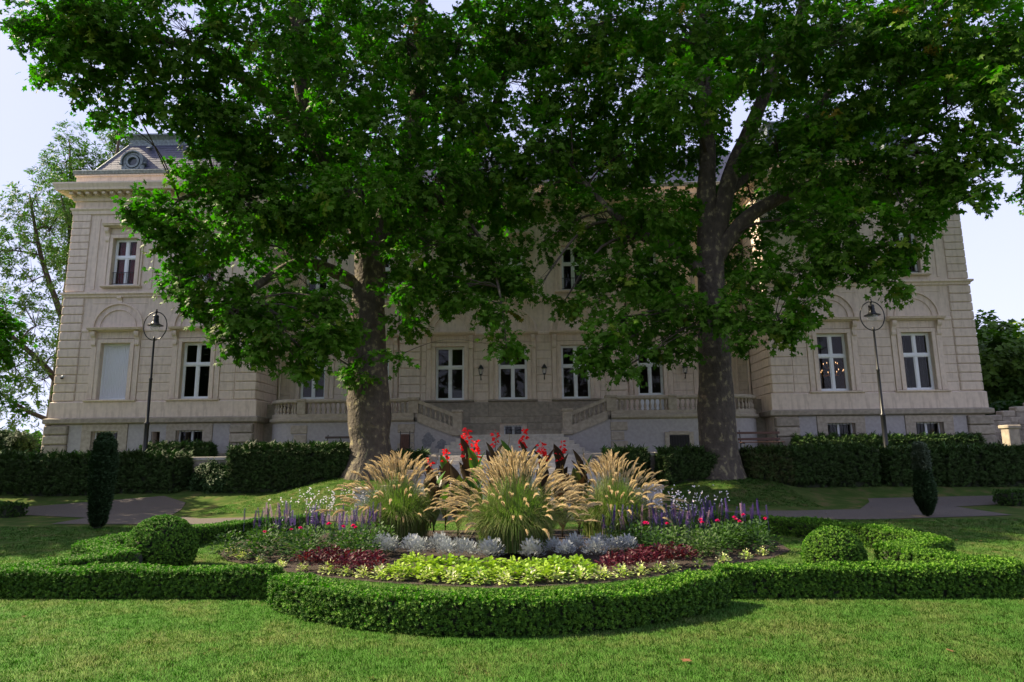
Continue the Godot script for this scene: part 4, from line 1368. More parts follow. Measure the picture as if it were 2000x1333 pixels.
func background() -> void:
	# the airy tree behind the left wing
	var tuft := fine_tuft(3, 16, 0.24, 0.065, 0.16)
	var p := thing("willow_tree", "airy pale green tree with slender branches behind the left end of the mansion", "tree", Vector3(-24.8, 1.5, -9.00))
	var limbs := [[[Vector3(0, -0.60, 0), Vector3(0.1, 4.20, 0), Vector3(0.4, 8.40, 0.2), Vector3(0.6, 14.40, 0), Vector3(0.8, 20.40, 0)], [0.4, 0.32, 0.25, 0.15, 0.05]],
		[[Vector3(0, 2.64, 0), Vector3(-1.6, 5.04, 0.4), Vector3(-3.4, 6.72, 0.6), Vector3(-5.2, 8.16, 0.5)], [0.22, 0.17, 0.12, 0.05]],
		[[Vector3(0.1, 4.80, 0), Vector3(-1.4, 8.40, 0.3), Vector3(-3.0, 12.00, 0.3), Vector3(-4.2, 15.84, 0.2)], [0.22, 0.18, 0.12, 0.05]],
		[[Vector3(0.3, 9.00, 0), Vector3(-0.9, 12.00, 0.3), Vector3(-2.1, 15.60, 0.4)], [0.18, 0.12, 0.05]],
		[[Vector3(0.2, 1.80, 0), Vector3(-2.2, 2.76, 0.8), Vector3(-4.6, 4.32, 1.0)], [0.16, 0.11, 0.04]]]
	crown_tree(p, limbs, [[-2.6, 7.7, 0.6, 1.5], [-4.4, 7.9, 0.4, 1.5], [-1.0, 7.8, 0.5, 1.2], [-3.2, 10.4, 0.4, 1.4], [-1.2, 11.0, 0.3, 1.3], [-4.4, 12.5, 0.2, 1.5], [-2.6, 13.6, 0.4, 1.6], [-1.4, 14.6, 0.3, 1.2], [-3.8, 15.6, 0.2, 1.4], [-2.4, 16.3, 0.3, 0.9], [-4.6, 14.4, 0.2, 1.3], [-0.4, 13.6, 0.2, 1.1], [-3.4, 5.3, 0.7, 1.3], [-5.4, 6.0, 0.6, 1.3], [-1.6, 4.6, 0.8, 1.1], [-2.6, 2.9, 0.9, 1.0], [-4.6, 3.8, 0.9, 1.2], [-6.4, 9.1, 0.4, 1.6], [-6.2, 12.2, 0.4, 1.5], [-1.2, 6.0, 0.6, 0.9]], 62.0, tuft, M.pale_leaf, Color(0.12, 0.20, 0.04), 0.9, 1.25)
	var q := thing("poplar_tree", "pale green feathery tree top rising behind the left slate roof", "tree", Vector3(-29.2, 1.5, -13.00))
	crown_tree(q, [[[Vector3(0, -0.54, 0), Vector3(0.2, 8.56, 0), Vector3(0.0, 14.98, 0), Vector3(-0.8, 20.87, 0)], [0.45, 0.35, 0.22, 0.05]], [[Vector3(0.1, 12.84, 0), Vector3(1.6, 17.12, 0.2), Vector3(2.6, 20.87, 0.2)], [0.2, 0.12, 0.04]]],
		[[-0.9, 21.4, 0, 1.0], [-0.9, 19.9, 0, 1.3], [-0.2, 18.2, 0, 1.5], [1.2, 19.0, 0.2, 1.3], [2.2, 20.5, 0.2, 1.2], [3.4, 20.3, 0.3, 1.2], [0.4, 16.3, 0, 1.5], [-1.4, 17.3, 0, 0.9], [0, 13.9, 0, 1.6], [3.0, 21.6, 0.2, 0.8], [5.0, 19.9, 0.2, 0.9], [1.8, 17.3, 0, 1.3]], 100.0, tuft, M.pale_leaf, Color(0.12, 0.20, 0.045), 1.2, 1.35)
	# wooded rise on the right, each tree on its own
	var broad := fine_tuft(9, 18, 0.34, 0.2, 0.24)
	var looks := ["tall dark green tree on the rise close behind the right corner of the mansion", "lighter yellowish green rounded tree on the rise at the right edge", "dark leafy tree below the lighter one at the right edge", "small dark tree low beside the stone stair at the right", "pale tree top showing over the others at the far right edge"]
	var spec := [[26.0, 2.0, -8.0, 7.0, Color(0.09, 0.16, 0.025)], [29.6, 2.4, -10.0, 6.8, Color(0.14, 0.19, 0.03)], [26.5, 1.6, -5.5, 4.8, Color(0.05, 0.105, 0.018)], [23.6, 1.6, -4.0, 3.0, Color(0.028, 0.065, 0.014)], [33.0, 2.5, -13.0, 8.0, Color(0.10, 0.165, 0.04)]]
	for i in 5:
		var e: Array = spec[i]
		var tr := thing("broadleaf_tree", looks[i], "tree", Vector3(e[0], e[1] - 1.0, e[2]), 0.0, "trees on the rise at the right")
		var h: float = e[3]
		var blobs := []
		for k in 11:
			var d := ball_point()
			blobs.append([d.x * h * 0.33, h * 0.62 + d.y * h * 0.36, d.z * h * 0.3, h * rnd(0.17, 0.25)])
		crown_tree(tr, [[[Vector3(0, -1, 0), Vector3(0.1, h * 0.3, 0), Vector3(0, h * 0.75, 0)], [0.22, 0.18, 0.05]]], blobs, 60.0, broad, M.pale_leaf, e[4], 0.5, 0.9)
	var hill := MB.new(true)
	for i in 24:
		for j in 10:
			var c := []
			for k in [[0, 0], [1, 0], [1, 1], [0, 1]]:
				var u := float(i + k[0]) / 24
				var v := float(j + k[1]) / 10
				c.append(Vector3(20.0 + u * 60.0, 1.3 + 6.0 * smoothstep(0.0, 0.7, u) * sin(PI * v) + lumps.get_noise_2d(u * 30, v * 10) * 0.5, -4.0 - v * 60.0))
			hill.quad(c[0], c[1], c[2], c[3], Vector3.UP)
	struct("hill", hill, M.lawn)
	# the far hill to the left, covered with trees that read as one mass
	var far := MB.new(true)
	for i in 30:
		for j in 8:
			var c := []
			for k in [[0, 0], [1, 0], [1, 1], [0, 1]]:
				var u := float(i + k[0]) / 30
				var v := float(j + k[1]) / 8
				c.append(Vector3(-260.0 + u * 190.0, 0.2 + 12.0 * sin(PI * v) * (0.55 + 0.45 * sin(u * 5.0 + 0.5)), -110.0 - v * 90.0))
			far.quad(c[0], c[1], c[2], c[3], Vector3.UP)
	struct("hill", far, M.lawn)
	var places: Array[Transform3D] = []
	var tints := PackedColorArray()
	rng.seed = 51
	for i in 9000:
		var u := rnd(0, 1)
		var v := rnd(0.0, 0.55)
		var y := 0.2 + 12.0 * sin(PI * v) * (0.55 + 0.45 * sin(u * 5.0 + 0.5))
		places.append(Transform3D(growing(Vector3(rnd(-0.4, 0.4), 1, rnd(-0.4, 0.4))).scaled(Vector3.ONE * rnd(3.0, 6.5)), Vector3(-260.0 + u * 190.0, y + rnd(-1.0, 2.2), -110.0 - v * 90.0)))
		var w := rnd(0.7, 1.3)
		tints.append(Color(0.075 * w, 0.13 * w, 0.035 * w))
	scatter("far_woods", fine_tuft(21, 22, 0.32, 0.22, 0.26), M.pale_leaf, places, tints, self)
	tag(get_node("far_woods"), "distant pale green wooded hillside at the left edge", "woods")


# ------------------------------------------------------------------ clipped hedges

func sprig(sd: int, n: int, length: float, width: float, tall: float) -> Mesh:
	# a shoot with small leaves in pairs, growing along +y
	rng.seed = sd
	var mb := MB.new(false)
	for i in n:
		var y := tall * float(i) / n
		var a := i * 2.4 + rnd(-0.4, 0.4)
		var dir := Vector3(cos(a), rnd(0.5, 1.2), sin(a))
		mb.leaf(Vector3(0, y, 0), dir, Vector3(cos(a + 1.5) * 0.3, 1, sin(a + 1.5) * 0.3), length * rnd(0.75, 1.2), width, 0.1)
	return mb.done()


# one clipped hedge along a line of (x, z) points: a dark twiggy heart with a skin of shoots
func hedge(p: Node3D, line: Array, w: float, h: float, per_m2: float, shoot: Array, mat: Material, col: Color, tip: Color, core_mat: Material, shag := 0.03, sink := 0.05) -> void:
	var o := p.position
	var cb := MB.new(true)
	var total := 0.0
	var lens := []
	for i in line.size() - 1:
		lens.append((line[i + 1] - line[i]).length())
		total += lens[i]
	var yb := func(q: Vector2) -> float: return ground_h(q.x, q.y) - sink
	var top_of := 0.0
	for q in line:
		top_of += (ground_h(q.x, q.y)) / line.size()
	top_of += h
	# heart
	var inset := 0.06 if h > 0.8 else 0.045
	var prof_w := w * 0.5 - inset
	var fine := []
	for i in line.size() - 1:
		var n := maxi(1, int(lens[i] / 0.4))
		for k in n:
			fine.append((line[i] as Vector2).lerp(line[i + 1], float(k) / n))
	fine.append(line[-1])
	var d0: Vector2 = (line[1] - line[0]).normalized() * inset
	var d1: Vector2 = (line[-1] - line[-2]).normalized() * inset
	fine[0] += d0
	fine[-1] -= d1
	var prev := []
	for i in fine.size():
		var q: Vector2 = fine[i]
		var d: Vector2 = (fine[mini(i + 1, fine.size() - 1)] - fine[maxi(i - 1, 0)]).normalized()
		var n := Vector2(-d.y, d.x)
		var y: float = yb.call(q)
		var ring := []
		for e in [[-1, y], [-1.0, top_of - inset - 0.06], [-0.85, top_of - inset], [0.85, top_of - inset], [1.0, top_of - inset - 0.06], [1, y]]:
			ring.append(Vector3(q.x + n.x * e[0] * prof_w, e[1], q.y + n.y * e[0] * prof_w) - o)
		if i > 0:
			for k in 5:
				cb.quad(prev[k], prev[k + 1], ring[k + 1], ring[k], (ring[k] + ring[k + 1]) * 0.5 - Vector3(q.x - o.x, (y + top_of) * 0.5 - o.y, q.y - o.z))
		if i == 0 or i == fine.size() - 1:
			for k in range(1, 5):
				cb.tri(ring[0], ring[k], ring[k + 1], Vector3(d.x, 0, d.y) * (-1.0 if i == 0 else 1.0))
		prev = ring
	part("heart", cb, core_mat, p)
	var places: Array[Transform3D] = []
	var tints := PackedColorArray()
	var per := w + h * 2.0
	for i in int(per_m2 * (total * per + 2.0 * w * h)):
		var s := rnd(0, total)
		var k := 0
		while k < lens.size() - 1 and s > lens[k]:
			s -= lens[k]
			k += 1
		var d: Vector2 = (line[k + 1] - line[k]).normalized()
		var q: Vector2 = line[k] + d * s
		var n := Vector2(-d.y, d.x)
		var u := rnd(0, per)
		var out := Vector3.ZERO
		var end := rnd(0, total * per + 2.0 * w * h) < 2.0 * w * h
		var y := yb.call(q) as float
		var at: Vector3
		if end:
			var e := rng.randi() % 2
			q = line[0] if e == 0 else line[-1]
			d = (line[0] - line[1]).normalized() if e == 0 else (line[-1] - line[-2]).normalized()
			var across := rnd(-0.5, 0.5) * w
			at = Vector3(q.x - d.y * across, rnd(y + 0.02, top_of), q.y + d.x * across)
			out = Vector3(d.x, 0, d.y)
		elif u < w:
			q += n * (u - w * 0.5)
			at = Vector3(q.x, top_of, q.y)
			out = Vector3.UP
		else:
			var sgn := -1.0 if u - w < h else 1.0
			var v := fmod(u - w, h) / h
			if v < 0.16 and rnd(0, 1) < 0.6:
				continue
			q += n * sgn * w * 0.5 * (1.0 if v > 0.12 else 0.9)
			at = Vector3(q.x, lerpf(y + 0.02, top_of, v), q.y)
			out = Vector3(n.x * sgn, 0, n.y * sgn)
		at += out * (rnd(-0.03, 0.0) - lumps.get_noise_3dv(at * 6.0) * 0.014 + lumps.get_noise_3dv(at * 1.9 + Vector3(7, 3, 1)) * 0.045) - Vector3(0, 0.02, 0)
		at.y += lumps.get_noise_2d(at.x * 3.0, at.z * 3.0) * 0.035
		var grow := out + Vector3(rnd(-0.5, 0.5), rnd(0.3, 1.1), rnd(-0.5, 0.5))
		var sc := rnd(0.7, 1.15)
		if out.y > 0.5 and rnd(0, 1) < 0.25:
			sc *= 1.0 + shag * 10.0 * rnd(0.2, 1.0)
		places.append(Transform3D(growing(grow).scaled(Vector3.ONE * sc), at - o))
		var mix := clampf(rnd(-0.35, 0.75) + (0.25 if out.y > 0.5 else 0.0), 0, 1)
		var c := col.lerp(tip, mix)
		var wv := rnd(0.75, 1.25)
		tints.append(Color(c.r * wv, c.g * wv, c.b * wv))
	var half: Array = [[], []]
	scatter("foliage", shoot[0], mat, places, tints, p)


func dark_hedges() -> void:
	var yew := [sprig(31, 22, 0.10, 0.022, 0.12)]
	# [x from, x to, z, top, width, label]
	var list := [[-19.6, -16.75, 4.7, 1.88, "leftmost block of tall dark clipped hedge at the left edge of the slope"],
		[-16.65, -14.3, 4.95, 1.86, "tall dark clipped hedge block just left of the columnar cypress"],
		[-14.1, -11.5, 4.75, 1.87, "tall dark clipped hedge block behind and right of the left columnar cypress"],
		[-9.6, -5.55, 4.85, 2.08, "long dark clipped hedge block left of the left plane trunk"],
		[-4.1, -2.95, 4.5, 2.02, "narrow dark hedge block between the left plane trunk and the stone pedestal"],
		[3.35, 4.7, 4.6, 2.05, "small square dark hedge just right of the garden steps"],
		[5.15, 7.0, 5.0, 1.98, "shaggy dark hedge block against the left side of the right plane trunk"],
		[8.05, 9.45, 4.9, 1.96, "brownish dark hedge block against the right side of the right plane trunk"],
		[9.5, 10.9, 4.8, 1.97, "dark hedge block in front of the bench at the right terrace"],
		[10.95, 12.3, 4.75, 1.98, "dark hedge block left of the gap with the pale coping on the right"],
		[12.75, 14.5, 4.8, 1.86, "dark hedge block below the right lamp post"],
		[14.55, 18.8, 4.9, 1.9, "long dark hedge at the right edge behind the right columnar cypress"]]
	for e in list:
		var x: float = (e[0] + e[1]) * 0.5
		var z: float = e[2]
		var p := thing("yew_hedge", e[4], "hedge", Vector3(x, ground_h(x, z), z), 0.0, "dark hedges along the terrace edge")
		rng.seed = 900 + int(x * 7)
		var brown: bool = e[4].begins_with("brownish")
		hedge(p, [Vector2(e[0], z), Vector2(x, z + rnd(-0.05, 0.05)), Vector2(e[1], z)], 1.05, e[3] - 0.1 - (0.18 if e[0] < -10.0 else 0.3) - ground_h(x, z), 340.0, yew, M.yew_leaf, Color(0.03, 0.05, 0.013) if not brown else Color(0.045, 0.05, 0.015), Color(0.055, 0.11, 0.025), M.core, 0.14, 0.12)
	# loose shrubs in the gap on the left, low ones on the terrace
	var soft := fine_tuft(61, 18, 0.11, 0.045, 0.09)
	for e in [[-10.75, 4.6, 1.25, 0.75, "low loose dark shrub in the gap below the pale coping on the left"], [-9.95, 4.9, 1.05, 0.6, "smaller loose shrub left of the long hedge, under the pale coping"],
			[-23.2, -2.5, 2.95, 1.0, "rounded dark bush beside the left corner of the mansion"]]:
		var g := ground_h(e[0], e[1])
		var p := thing("shrub", e[4], "shrub", Vector3(e[0], g, e[1]))
		var h: float = e[2] - g
		var r: float = e[3]
		var bl := []
		for k in 8:
			var d := ball_point()
			bl.append([d.x * r * 0.6, h * 0.5 + d.y * h * 0.3, d.z * r * 0.5, r * 0.5])
		crown_tree(p, [[[Vector3.ZERO, Vector3(0, h * 0.6, 0)], [0.05, 0.03]]], bl, 900.0, soft, M.yew_leaf, Color(0.03, 0.06, 0.016), 0.6, 0.9)
	for e in [[-15.0, -12.2, 1.1, "low clipped edging hedge at the foot of the left wing behind the lamp post"], [11.3, 18.6, 1.1, "low clipped edging hedge at the foot of the right wing"]]:
		var p := thing("edging_hedge", e[3], "hedge", Vector3((e[0] + e[1]) * 0.5, TERRACE, e[2]))
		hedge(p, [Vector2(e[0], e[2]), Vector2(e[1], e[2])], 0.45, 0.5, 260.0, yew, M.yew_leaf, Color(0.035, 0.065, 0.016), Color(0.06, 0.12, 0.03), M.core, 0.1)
	for e in [[[Vector2(-19.0, 7.6), Vector2(-14.2, 8.7)], "low dark box hedge in the shaded lawn at the far left edge"], [[Vector2(14.6, 7.8), Vector2(19.0, 6.9)], "low dark box hedge in the shaded lawn at the far right edge"]]:
		var c: Vector2 = (e[0][0] + e[0][1]) * 0.5
		var p := thing("box_hedge", e[1], "hedge", Vector3(c.x, 0, c.y))
		hedge(p, e[0], 0.6, 0.36, 300.0, [sprig(41, 12, 0.05, 0.026, 0.07)], M.box_leaf, Color(0.04, 0.08, 0.016), Color(0.075, 0.14, 0.03), M.core)


func parterre() -> void:
	var box := [sprig(71, 12, 0.026, 0.015, 0.045)]
	var dark := Color(0.040, 0.100, 0.012)
	var tip := Color(0.135, 0.265, 0.024)
	var arc := []
	for i in 19:
		var a := deg_to_rad(-53.0 + 106.0 * i / 18)
		arc.append(Vector2(0.2 + sin(a) * 2.92, 18.66 + cos(a) * 2.92))
	var group := "clipped box hedges round the flower bed"
	var list := [[arc, 0.36, "bowed clipped box hedge bulging towards the viewer in front of the flowers"],
		[[Vector2(-2.45, 19.92), Vector2(-4.0, 19.88), Vector2(-5.72, 19.8)], 0.36, "straight clipped box hedge in front of the left box ball"],
		[[Vector2(2.72, 20.06), Vector2(4.3, 20.1), Vector2(5.96, 20.1)], 0.36, "straight clipped box hedge in front of the right box ball"],
		[[Vector2(-5.85, 19.95), Vector2(-5.6, 19.2), Vector2(-5.12, 18.32), Vector2(-6.35, 17.45)], 0.4, "notched clipped box hedge going back beside the left box ball"],
		[[Vector2(6.05, 20.25), Vector2(5.85, 19.4), Vector2(5.55, 18.5), Vector2(6.72, 17.6)], 0.4, "notched clipped box hedge going back beside the right box ball"],
		[[Vector2(-6.45, 17.3), Vector2(-6.25, 16.2), Vector2(-5.75, 14.9), Vector2(-5.3, 13.7), Vector2(-4.2, 12.6)], 0.42, "shaded clipped box hedge curving behind the left half of the flower bed"],
		[[Vector2(6.8, 17.4), Vector2(6.6, 16.4), Vector2(6.1, 15.2), Vector2(5.5, 14.0), Vector2(4.4, 12.8)], 0.42, "shaded clipped box hedge curving behind the right half of the flower bed"]]
	for i in list.size():
		var e: Array = list[i]
		var c := Vector2.ZERO
		for q in e[0]:
			c += q / e[0].size()
		var p := thing("box_hedge", e[2], "hedge", Vector3(c.x, 0, c.y), 0.0, group)
		rng.seed = 300 + i
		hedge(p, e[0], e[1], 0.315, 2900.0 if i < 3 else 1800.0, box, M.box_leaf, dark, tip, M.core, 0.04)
	for e in [[-5.0, 17.75, 0.47, 0.27, "large rounded box ball inside the left corner of the low hedge"], [4.86, 18.25, 0.38, 0.16, "smaller rounded box ball inside the right corner of the low hedge"]]:
		var p := thing("box_ball", e[4], "topiary", Vector3(e[0], 0, e[1]))
		var r: float = e[2]
		var cy: float = e[3]
		var hb := MB.new(true)
		hb.lathe([Vector2(0.0001, cy + r * 0.86)] + range(1, 9).map(func(k): return Vector2(sin(PI * k / 10.0) * r * 0.88, cy + cos(PI * k / 10.0) * r * 0.88)) + [Vector2(r * 0.5, -0.05)], Vector3.ZERO, 20)
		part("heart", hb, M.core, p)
		var places: Array[Transform3D] = []
		var tints := PackedColorArray()
		for i in int(24000 * r * r):
			var n := ball_point().normalized()
			if cy + n.y * r < 0.01:
				continue
			var at := Vector3(0, cy, 0) + n * r * (0.955 + 0.03 * lumps.get_noise_3dv(n * 9.0)) * Vector3(1.03, 0.99, 1.03)
			places.append(Transform3D(growing(n + Vector3(rnd(-0.5, 0.5), rnd(0, 0.8), rnd(-0.5, 0.5))).scaled(Vector3.ONE * rnd(0.7, 1.2)), at))
			var c := dark.lerp(tip, clampf(rnd(-0.3, 0.9), 0, 1))
			tints.append(c)
		scatter("foliage", box[0], M.box_leaf, places, tints, p)
	var yew := sprig(81, 14, 0.06, 0.018, 0.11)
	for e in [[-9.64, 12.06, 2.18, 0.215, "slim dark columnar cypress on the left lawn in front of the left wing"], [10.5, 10.95, 1.75, 0.36, "slim dark columnar cypress on the right lawn, shorter and greyer at the top"]]:
		var p := thing("columnar_cypress", e[4], "topiary", Vector3(e[0], 0, e[1]))
		var h: float = e[2]
		var r: float = e[3]
		var prof := [Vector2(0.10, 0.0), Vector2(0.11, 0.14), Vector2(r * 0.6, 0.3), Vector2(r * 0.78, h * 0.3), Vector2(r * 0.95, h * 0.5), Vector2(r, h * 0.72), Vector2(r * 0.72, h * 0.9), Vector2(r * 0.3, h * 0.97), Vector2(0.02, h)]
		if e[0] > 0:
			prof = [Vector2(0.05, 0.0), Vector2(0.06, 0.1), Vector2(0.10, 0.22), Vector2(0.165, h * 0.22), Vector2(0.16, h * 0.38), Vector2(0.11, h * 0.55), Vector2(0.105, h * 0.85), Vector2(0.06, h * 0.97), Vector2(0.02, h)]
		var hb := MB.new(true)
		hb.lathe(prof.map(func(v): return Vector2(v.x * 0.85, v.y * 0.97)), Vector3.ZERO, 14)
		part("heart", hb, M.core, p)
		var places: Array[Transform3D] = []
		var tints := PackedColorArray()
		for i in 4200:
			var y := rnd(0.08, h)
			var k := 0
			while k < prof.size() - 2 and prof[k + 1].y < y:
				k += 1
			var rr: float = lerpf(prof[k].x, prof[k + 1].x, clampf((y - prof[k].y) / (prof[k + 1].y - prof[k].y), 0, 1))
			var a := rnd(0, TAU)
			rr *= 1.0 + 0.16 * lumps.get_noise_3d(cos(a) * 4.0, y * 5.0, sin(a) * 4.0)
			places.append(Transform3D(growing(Vector3(cos(a) * 0.5, 1.1, sin(a) * 0.5) + ball_point() * 0.3).scaled(Vector3.ONE * rnd(0.8, 1.4)), Vector3(cos(a) * rr, y - 0.05, sin(a) * rr)))
			var w := rnd(0.7, 1.3)
			var c := Color(0.026, 0.052, 0.018)
			if e[0] > 0 and y > h * 0.62:
				c = Color(0.075, 0.10, 0.06)
			tints.append(Color(c.r * w, c.g * w, c.b * w))
		scatter("foliage", yew, M.yew_leaf, places, tints, p)


# ------------------------------------------------------------------ flower bed

const BED := [Vector2(-5.1, 14.6), Vector2(-4.75, 16.4), Vector2(-4.2, 17.25), Vector2(-3.3, 18.0), Vector2(-2.4, 18.65), Vector2(-1.3, 19.2), Vector2(0.1, 19.6), Vector2(1.4, 19.35), Vector2(2.5, 18.75), Vector2(3.4, 18.1), Vector2(4.3, 17.4), Vector2(4.9, 16.6), Vector2(5.1, 15.4), Vector2(3.4, 13.2), Vector2(-3.2, 13.2)]

func bed_h(x: float, z: float) -> float:
	return 0.02 + 0.14 * clampf((19.4 - z) / 1.2, 0.0, 1.0)


func fountain_grass(at: Vector3, r: float, h: float, blades: int, plumes: int, label: String, sd: int) -> void:
	rng.seed = sd
	var p := thing("fountain_grass", label, "ornamental grass", at, 0.0, "clumps of plumed fountain grass")
	for tone in 3:
		var mb := MB.new(false)
		for i in blades / 3:
			var a := rnd(0, TAU)
			var out := Vector3(cos(a), 0, sin(a))
			var lean := pow(rnd(0.0, 1.0), 0.8)
			var top := out * r * lean * rnd(0.75, 1.02) + Vector3.UP * h * (0.86 - 0.62 * lean * lean) * rnd(0.62, 1.0)
			var b := out * rnd(0, 0.58) + Vector3(rnd(-0.05, 0.05), 0, rnd(-0.05, 0.05))
			var ctl := b.lerp(top, 0.45) + Vector3.UP * h * (0.16 + 0.26 * lean)
			var side := out.cross(Vector3.UP) * rnd(0.0045, 0.0075) + out * rnd(-0.002, 0.002)
			var last := []
			for k in 6:
				var t := k / 5.0
				var c := b.lerp(ctl, t).lerp(ctl.lerp(top, t), t)
				var s := side * (1.0 - t * 0.85)
				var now := [c - s, c + s]
				if k:
					mb.quad(last[0], last[1], now[1], now[0], Vector3(0.2, 1, 0.3))
				last = now
		part("blades", mb, M["reed_%d" % tone], p)
	if not meshes.has("plume0"):
		for v in 4:
			var mb := MB.new(false)
			var n := 150
			for i in n:
				var t := float(i) / n
				var bend := Vector3(0, 1, 0).rotated(Vector3.RIGHT, t * (0.5 + 0.25 * v))
				var c := Vector3(0, t * 0.24, 0).rotated(Vector3.RIGHT, t * 0.5 * (0.5 + 0.25 * v))
				var a := rnd(0, TAU)
				var rad := 0.021 * sin(PI * clampf(0.1 + t * 0.88, 0, 1)) + 0.006
				var o := Vector3(cos(a), 0.9, sin(a)) * rad
				var w := Vector3(-sin(a), 0, cos(a)) * 0.0055
				mb.tri(c - w, c + w, c + o + bend * 0.014, Vector3(cos(a), 0.3, sin(a)))
			var path := []
			for k in 5:
				path.append(Vector3(0, k * 0.06, 0).rotated(Vector3.RIGHT, k / 4.0 * 0.5 * (0.5 + 0.25 * v)))
			mb.tube(path, [0.007, 0.011, 0.011, 0.009, 0.003], 5)
			meshes["plume%d" % v] = mb.done()
	var sb := MB.new(true)
	for i in plumes:
		var a := rnd(0, TAU)
		var out := Vector3(cos(a), 0, sin(a))
		var lean := pow(rnd(0.0, 1.0), 0.85)
		var top := out * r * lean * rnd(0.8, 1.08) + Vector3.UP * h * (0.98 - 0.55 * lean * lean - (0.22 * rnd(0, 1) if rnd(0, 1) < 0.4 else 0.0)) * rnd(0.88, 1.02)
		var b := out * 0.12
		var ctl := b.lerp(top, 0.5) + Vector3.UP * h * (0.10 + 0.16 * lean)
		var path := []
		for k in 6:
			var t := k / 5.0
			path.append(b.lerp(ctl, t).lerp(ctl.lerp(top, t), t))
		sb.tube(path, [0.003, 0.003, 0.0028, 0.0025, 0.0022, 0.002], 3)
		var dir := (path[5] - path[4]) as Vector3
		# the plume leans outwards and nods at its tip
		var y := (dir.normalized() + Vector3.UP * 0.35).normalized()
		var z := (out - y * out.dot(y)).normalized()
		var o := share("plume", meshes["plume%d" % (rng.randi() % 4)], M["plume_%d" % (rng.randi() % 3)], p)
		o.transform = Transform3D(Basis(y.cross(z), y, z).scaled(Vector3.ONE * rnd(0.75, 1.15)), path[5])
	part("stalks", sb, M.stalk, p)


func leaf_mound(n: int, r: float, h: float, length: float, width: float, sd: int, droop := 0.25, fold := 0.2, segs := 3) -> Mesh:
	# a low mound of leaves held out from the middle
	rng.seed = sd
	var mb := MB.new(false)
	for i in n:
		var d := ball_point().normalized()
		d.y = absf(d.y)
		var f := pow(rnd(0.05, 1.0), 0.5)
		var b := Vector3(d.x * r * f, d.y * h * f * 0.9 + 0.01, d.z * r * f)
		var dir := Vector3(d.x, 0.25 + d.y * 0.5, d.z) + ball_point() * 0.5
		mb.leaf(b, dir, Vector3(rnd(-0.4, 0.4), 1, rnd(-0.4, 0.4)), length * rnd(0.7, 1.2), width * rnd(0.8, 1.15), droop, segs, fold)
	return mb.done()


func silver_mound(sd: int) -> Mesh:
	# feathery lobed leaves of dusty miller
	rng.seed = sd
	var mb := MB.new(false)
	for i in 270:
		var d := ball_point().normalized()
		d.y = absf(d.y)
		var f := pow(rnd(0.1, 1.0), 0.5)
		var b := Vector3(d.x * 0.17 * f, d.y * 0.22 * f, d.z * 0.17 * f)
		var dir := (Vector3(d.x, 0.5 + d.y, d.z) + ball_point() * 0.4).normalized()
		var side := dir.cross(Vector3(rnd(-0.3, 0.3), 1, 0.2)).normalized()
		mb.leaf(b, dir, side.cross(dir), 0.058, 0.011, 0.2, 3)
		for k in 4:
			var q := b + dir * (0.012 + 0.011 * k)
			for s in [-1.0, 1.0]:
				mb.leaf(q, dir * 0.7 + side * s, side.cross(dir), 0.022 - 0.002 * k, 0.009, 0.1)
	return mb.done()


func copies_of(called: String, mesh: Mesh, mats: Array, spots: Array, category: String, group: String, wording: String, sizes: Vector2) -> void:
	# one object per plant, each with its own place in the row in its label
	for i in spots.size():
		var q: Vector2 = spots[i]
		var o := share(called, mesh, mats[rng.randi() % mats.size()], self, Vector3(q.x, bed_h(q.x, q.y) - 0.02, q.y), rnd(0, TAU), Vector3.ONE * rnd(sizes.x, sizes.y))
		tag(o, wording % place_word(i, spots.size()), category, group)


func place_word(i: int, n: int) -> String:
	if i == 0:
		return "leftmost"
	if i == n - 1:
		return "rightmost"
	if i < (n + 1) / 2:
		return ORD[i] + " from the left"
	return ORD[n - 1 - i] + " from the right"


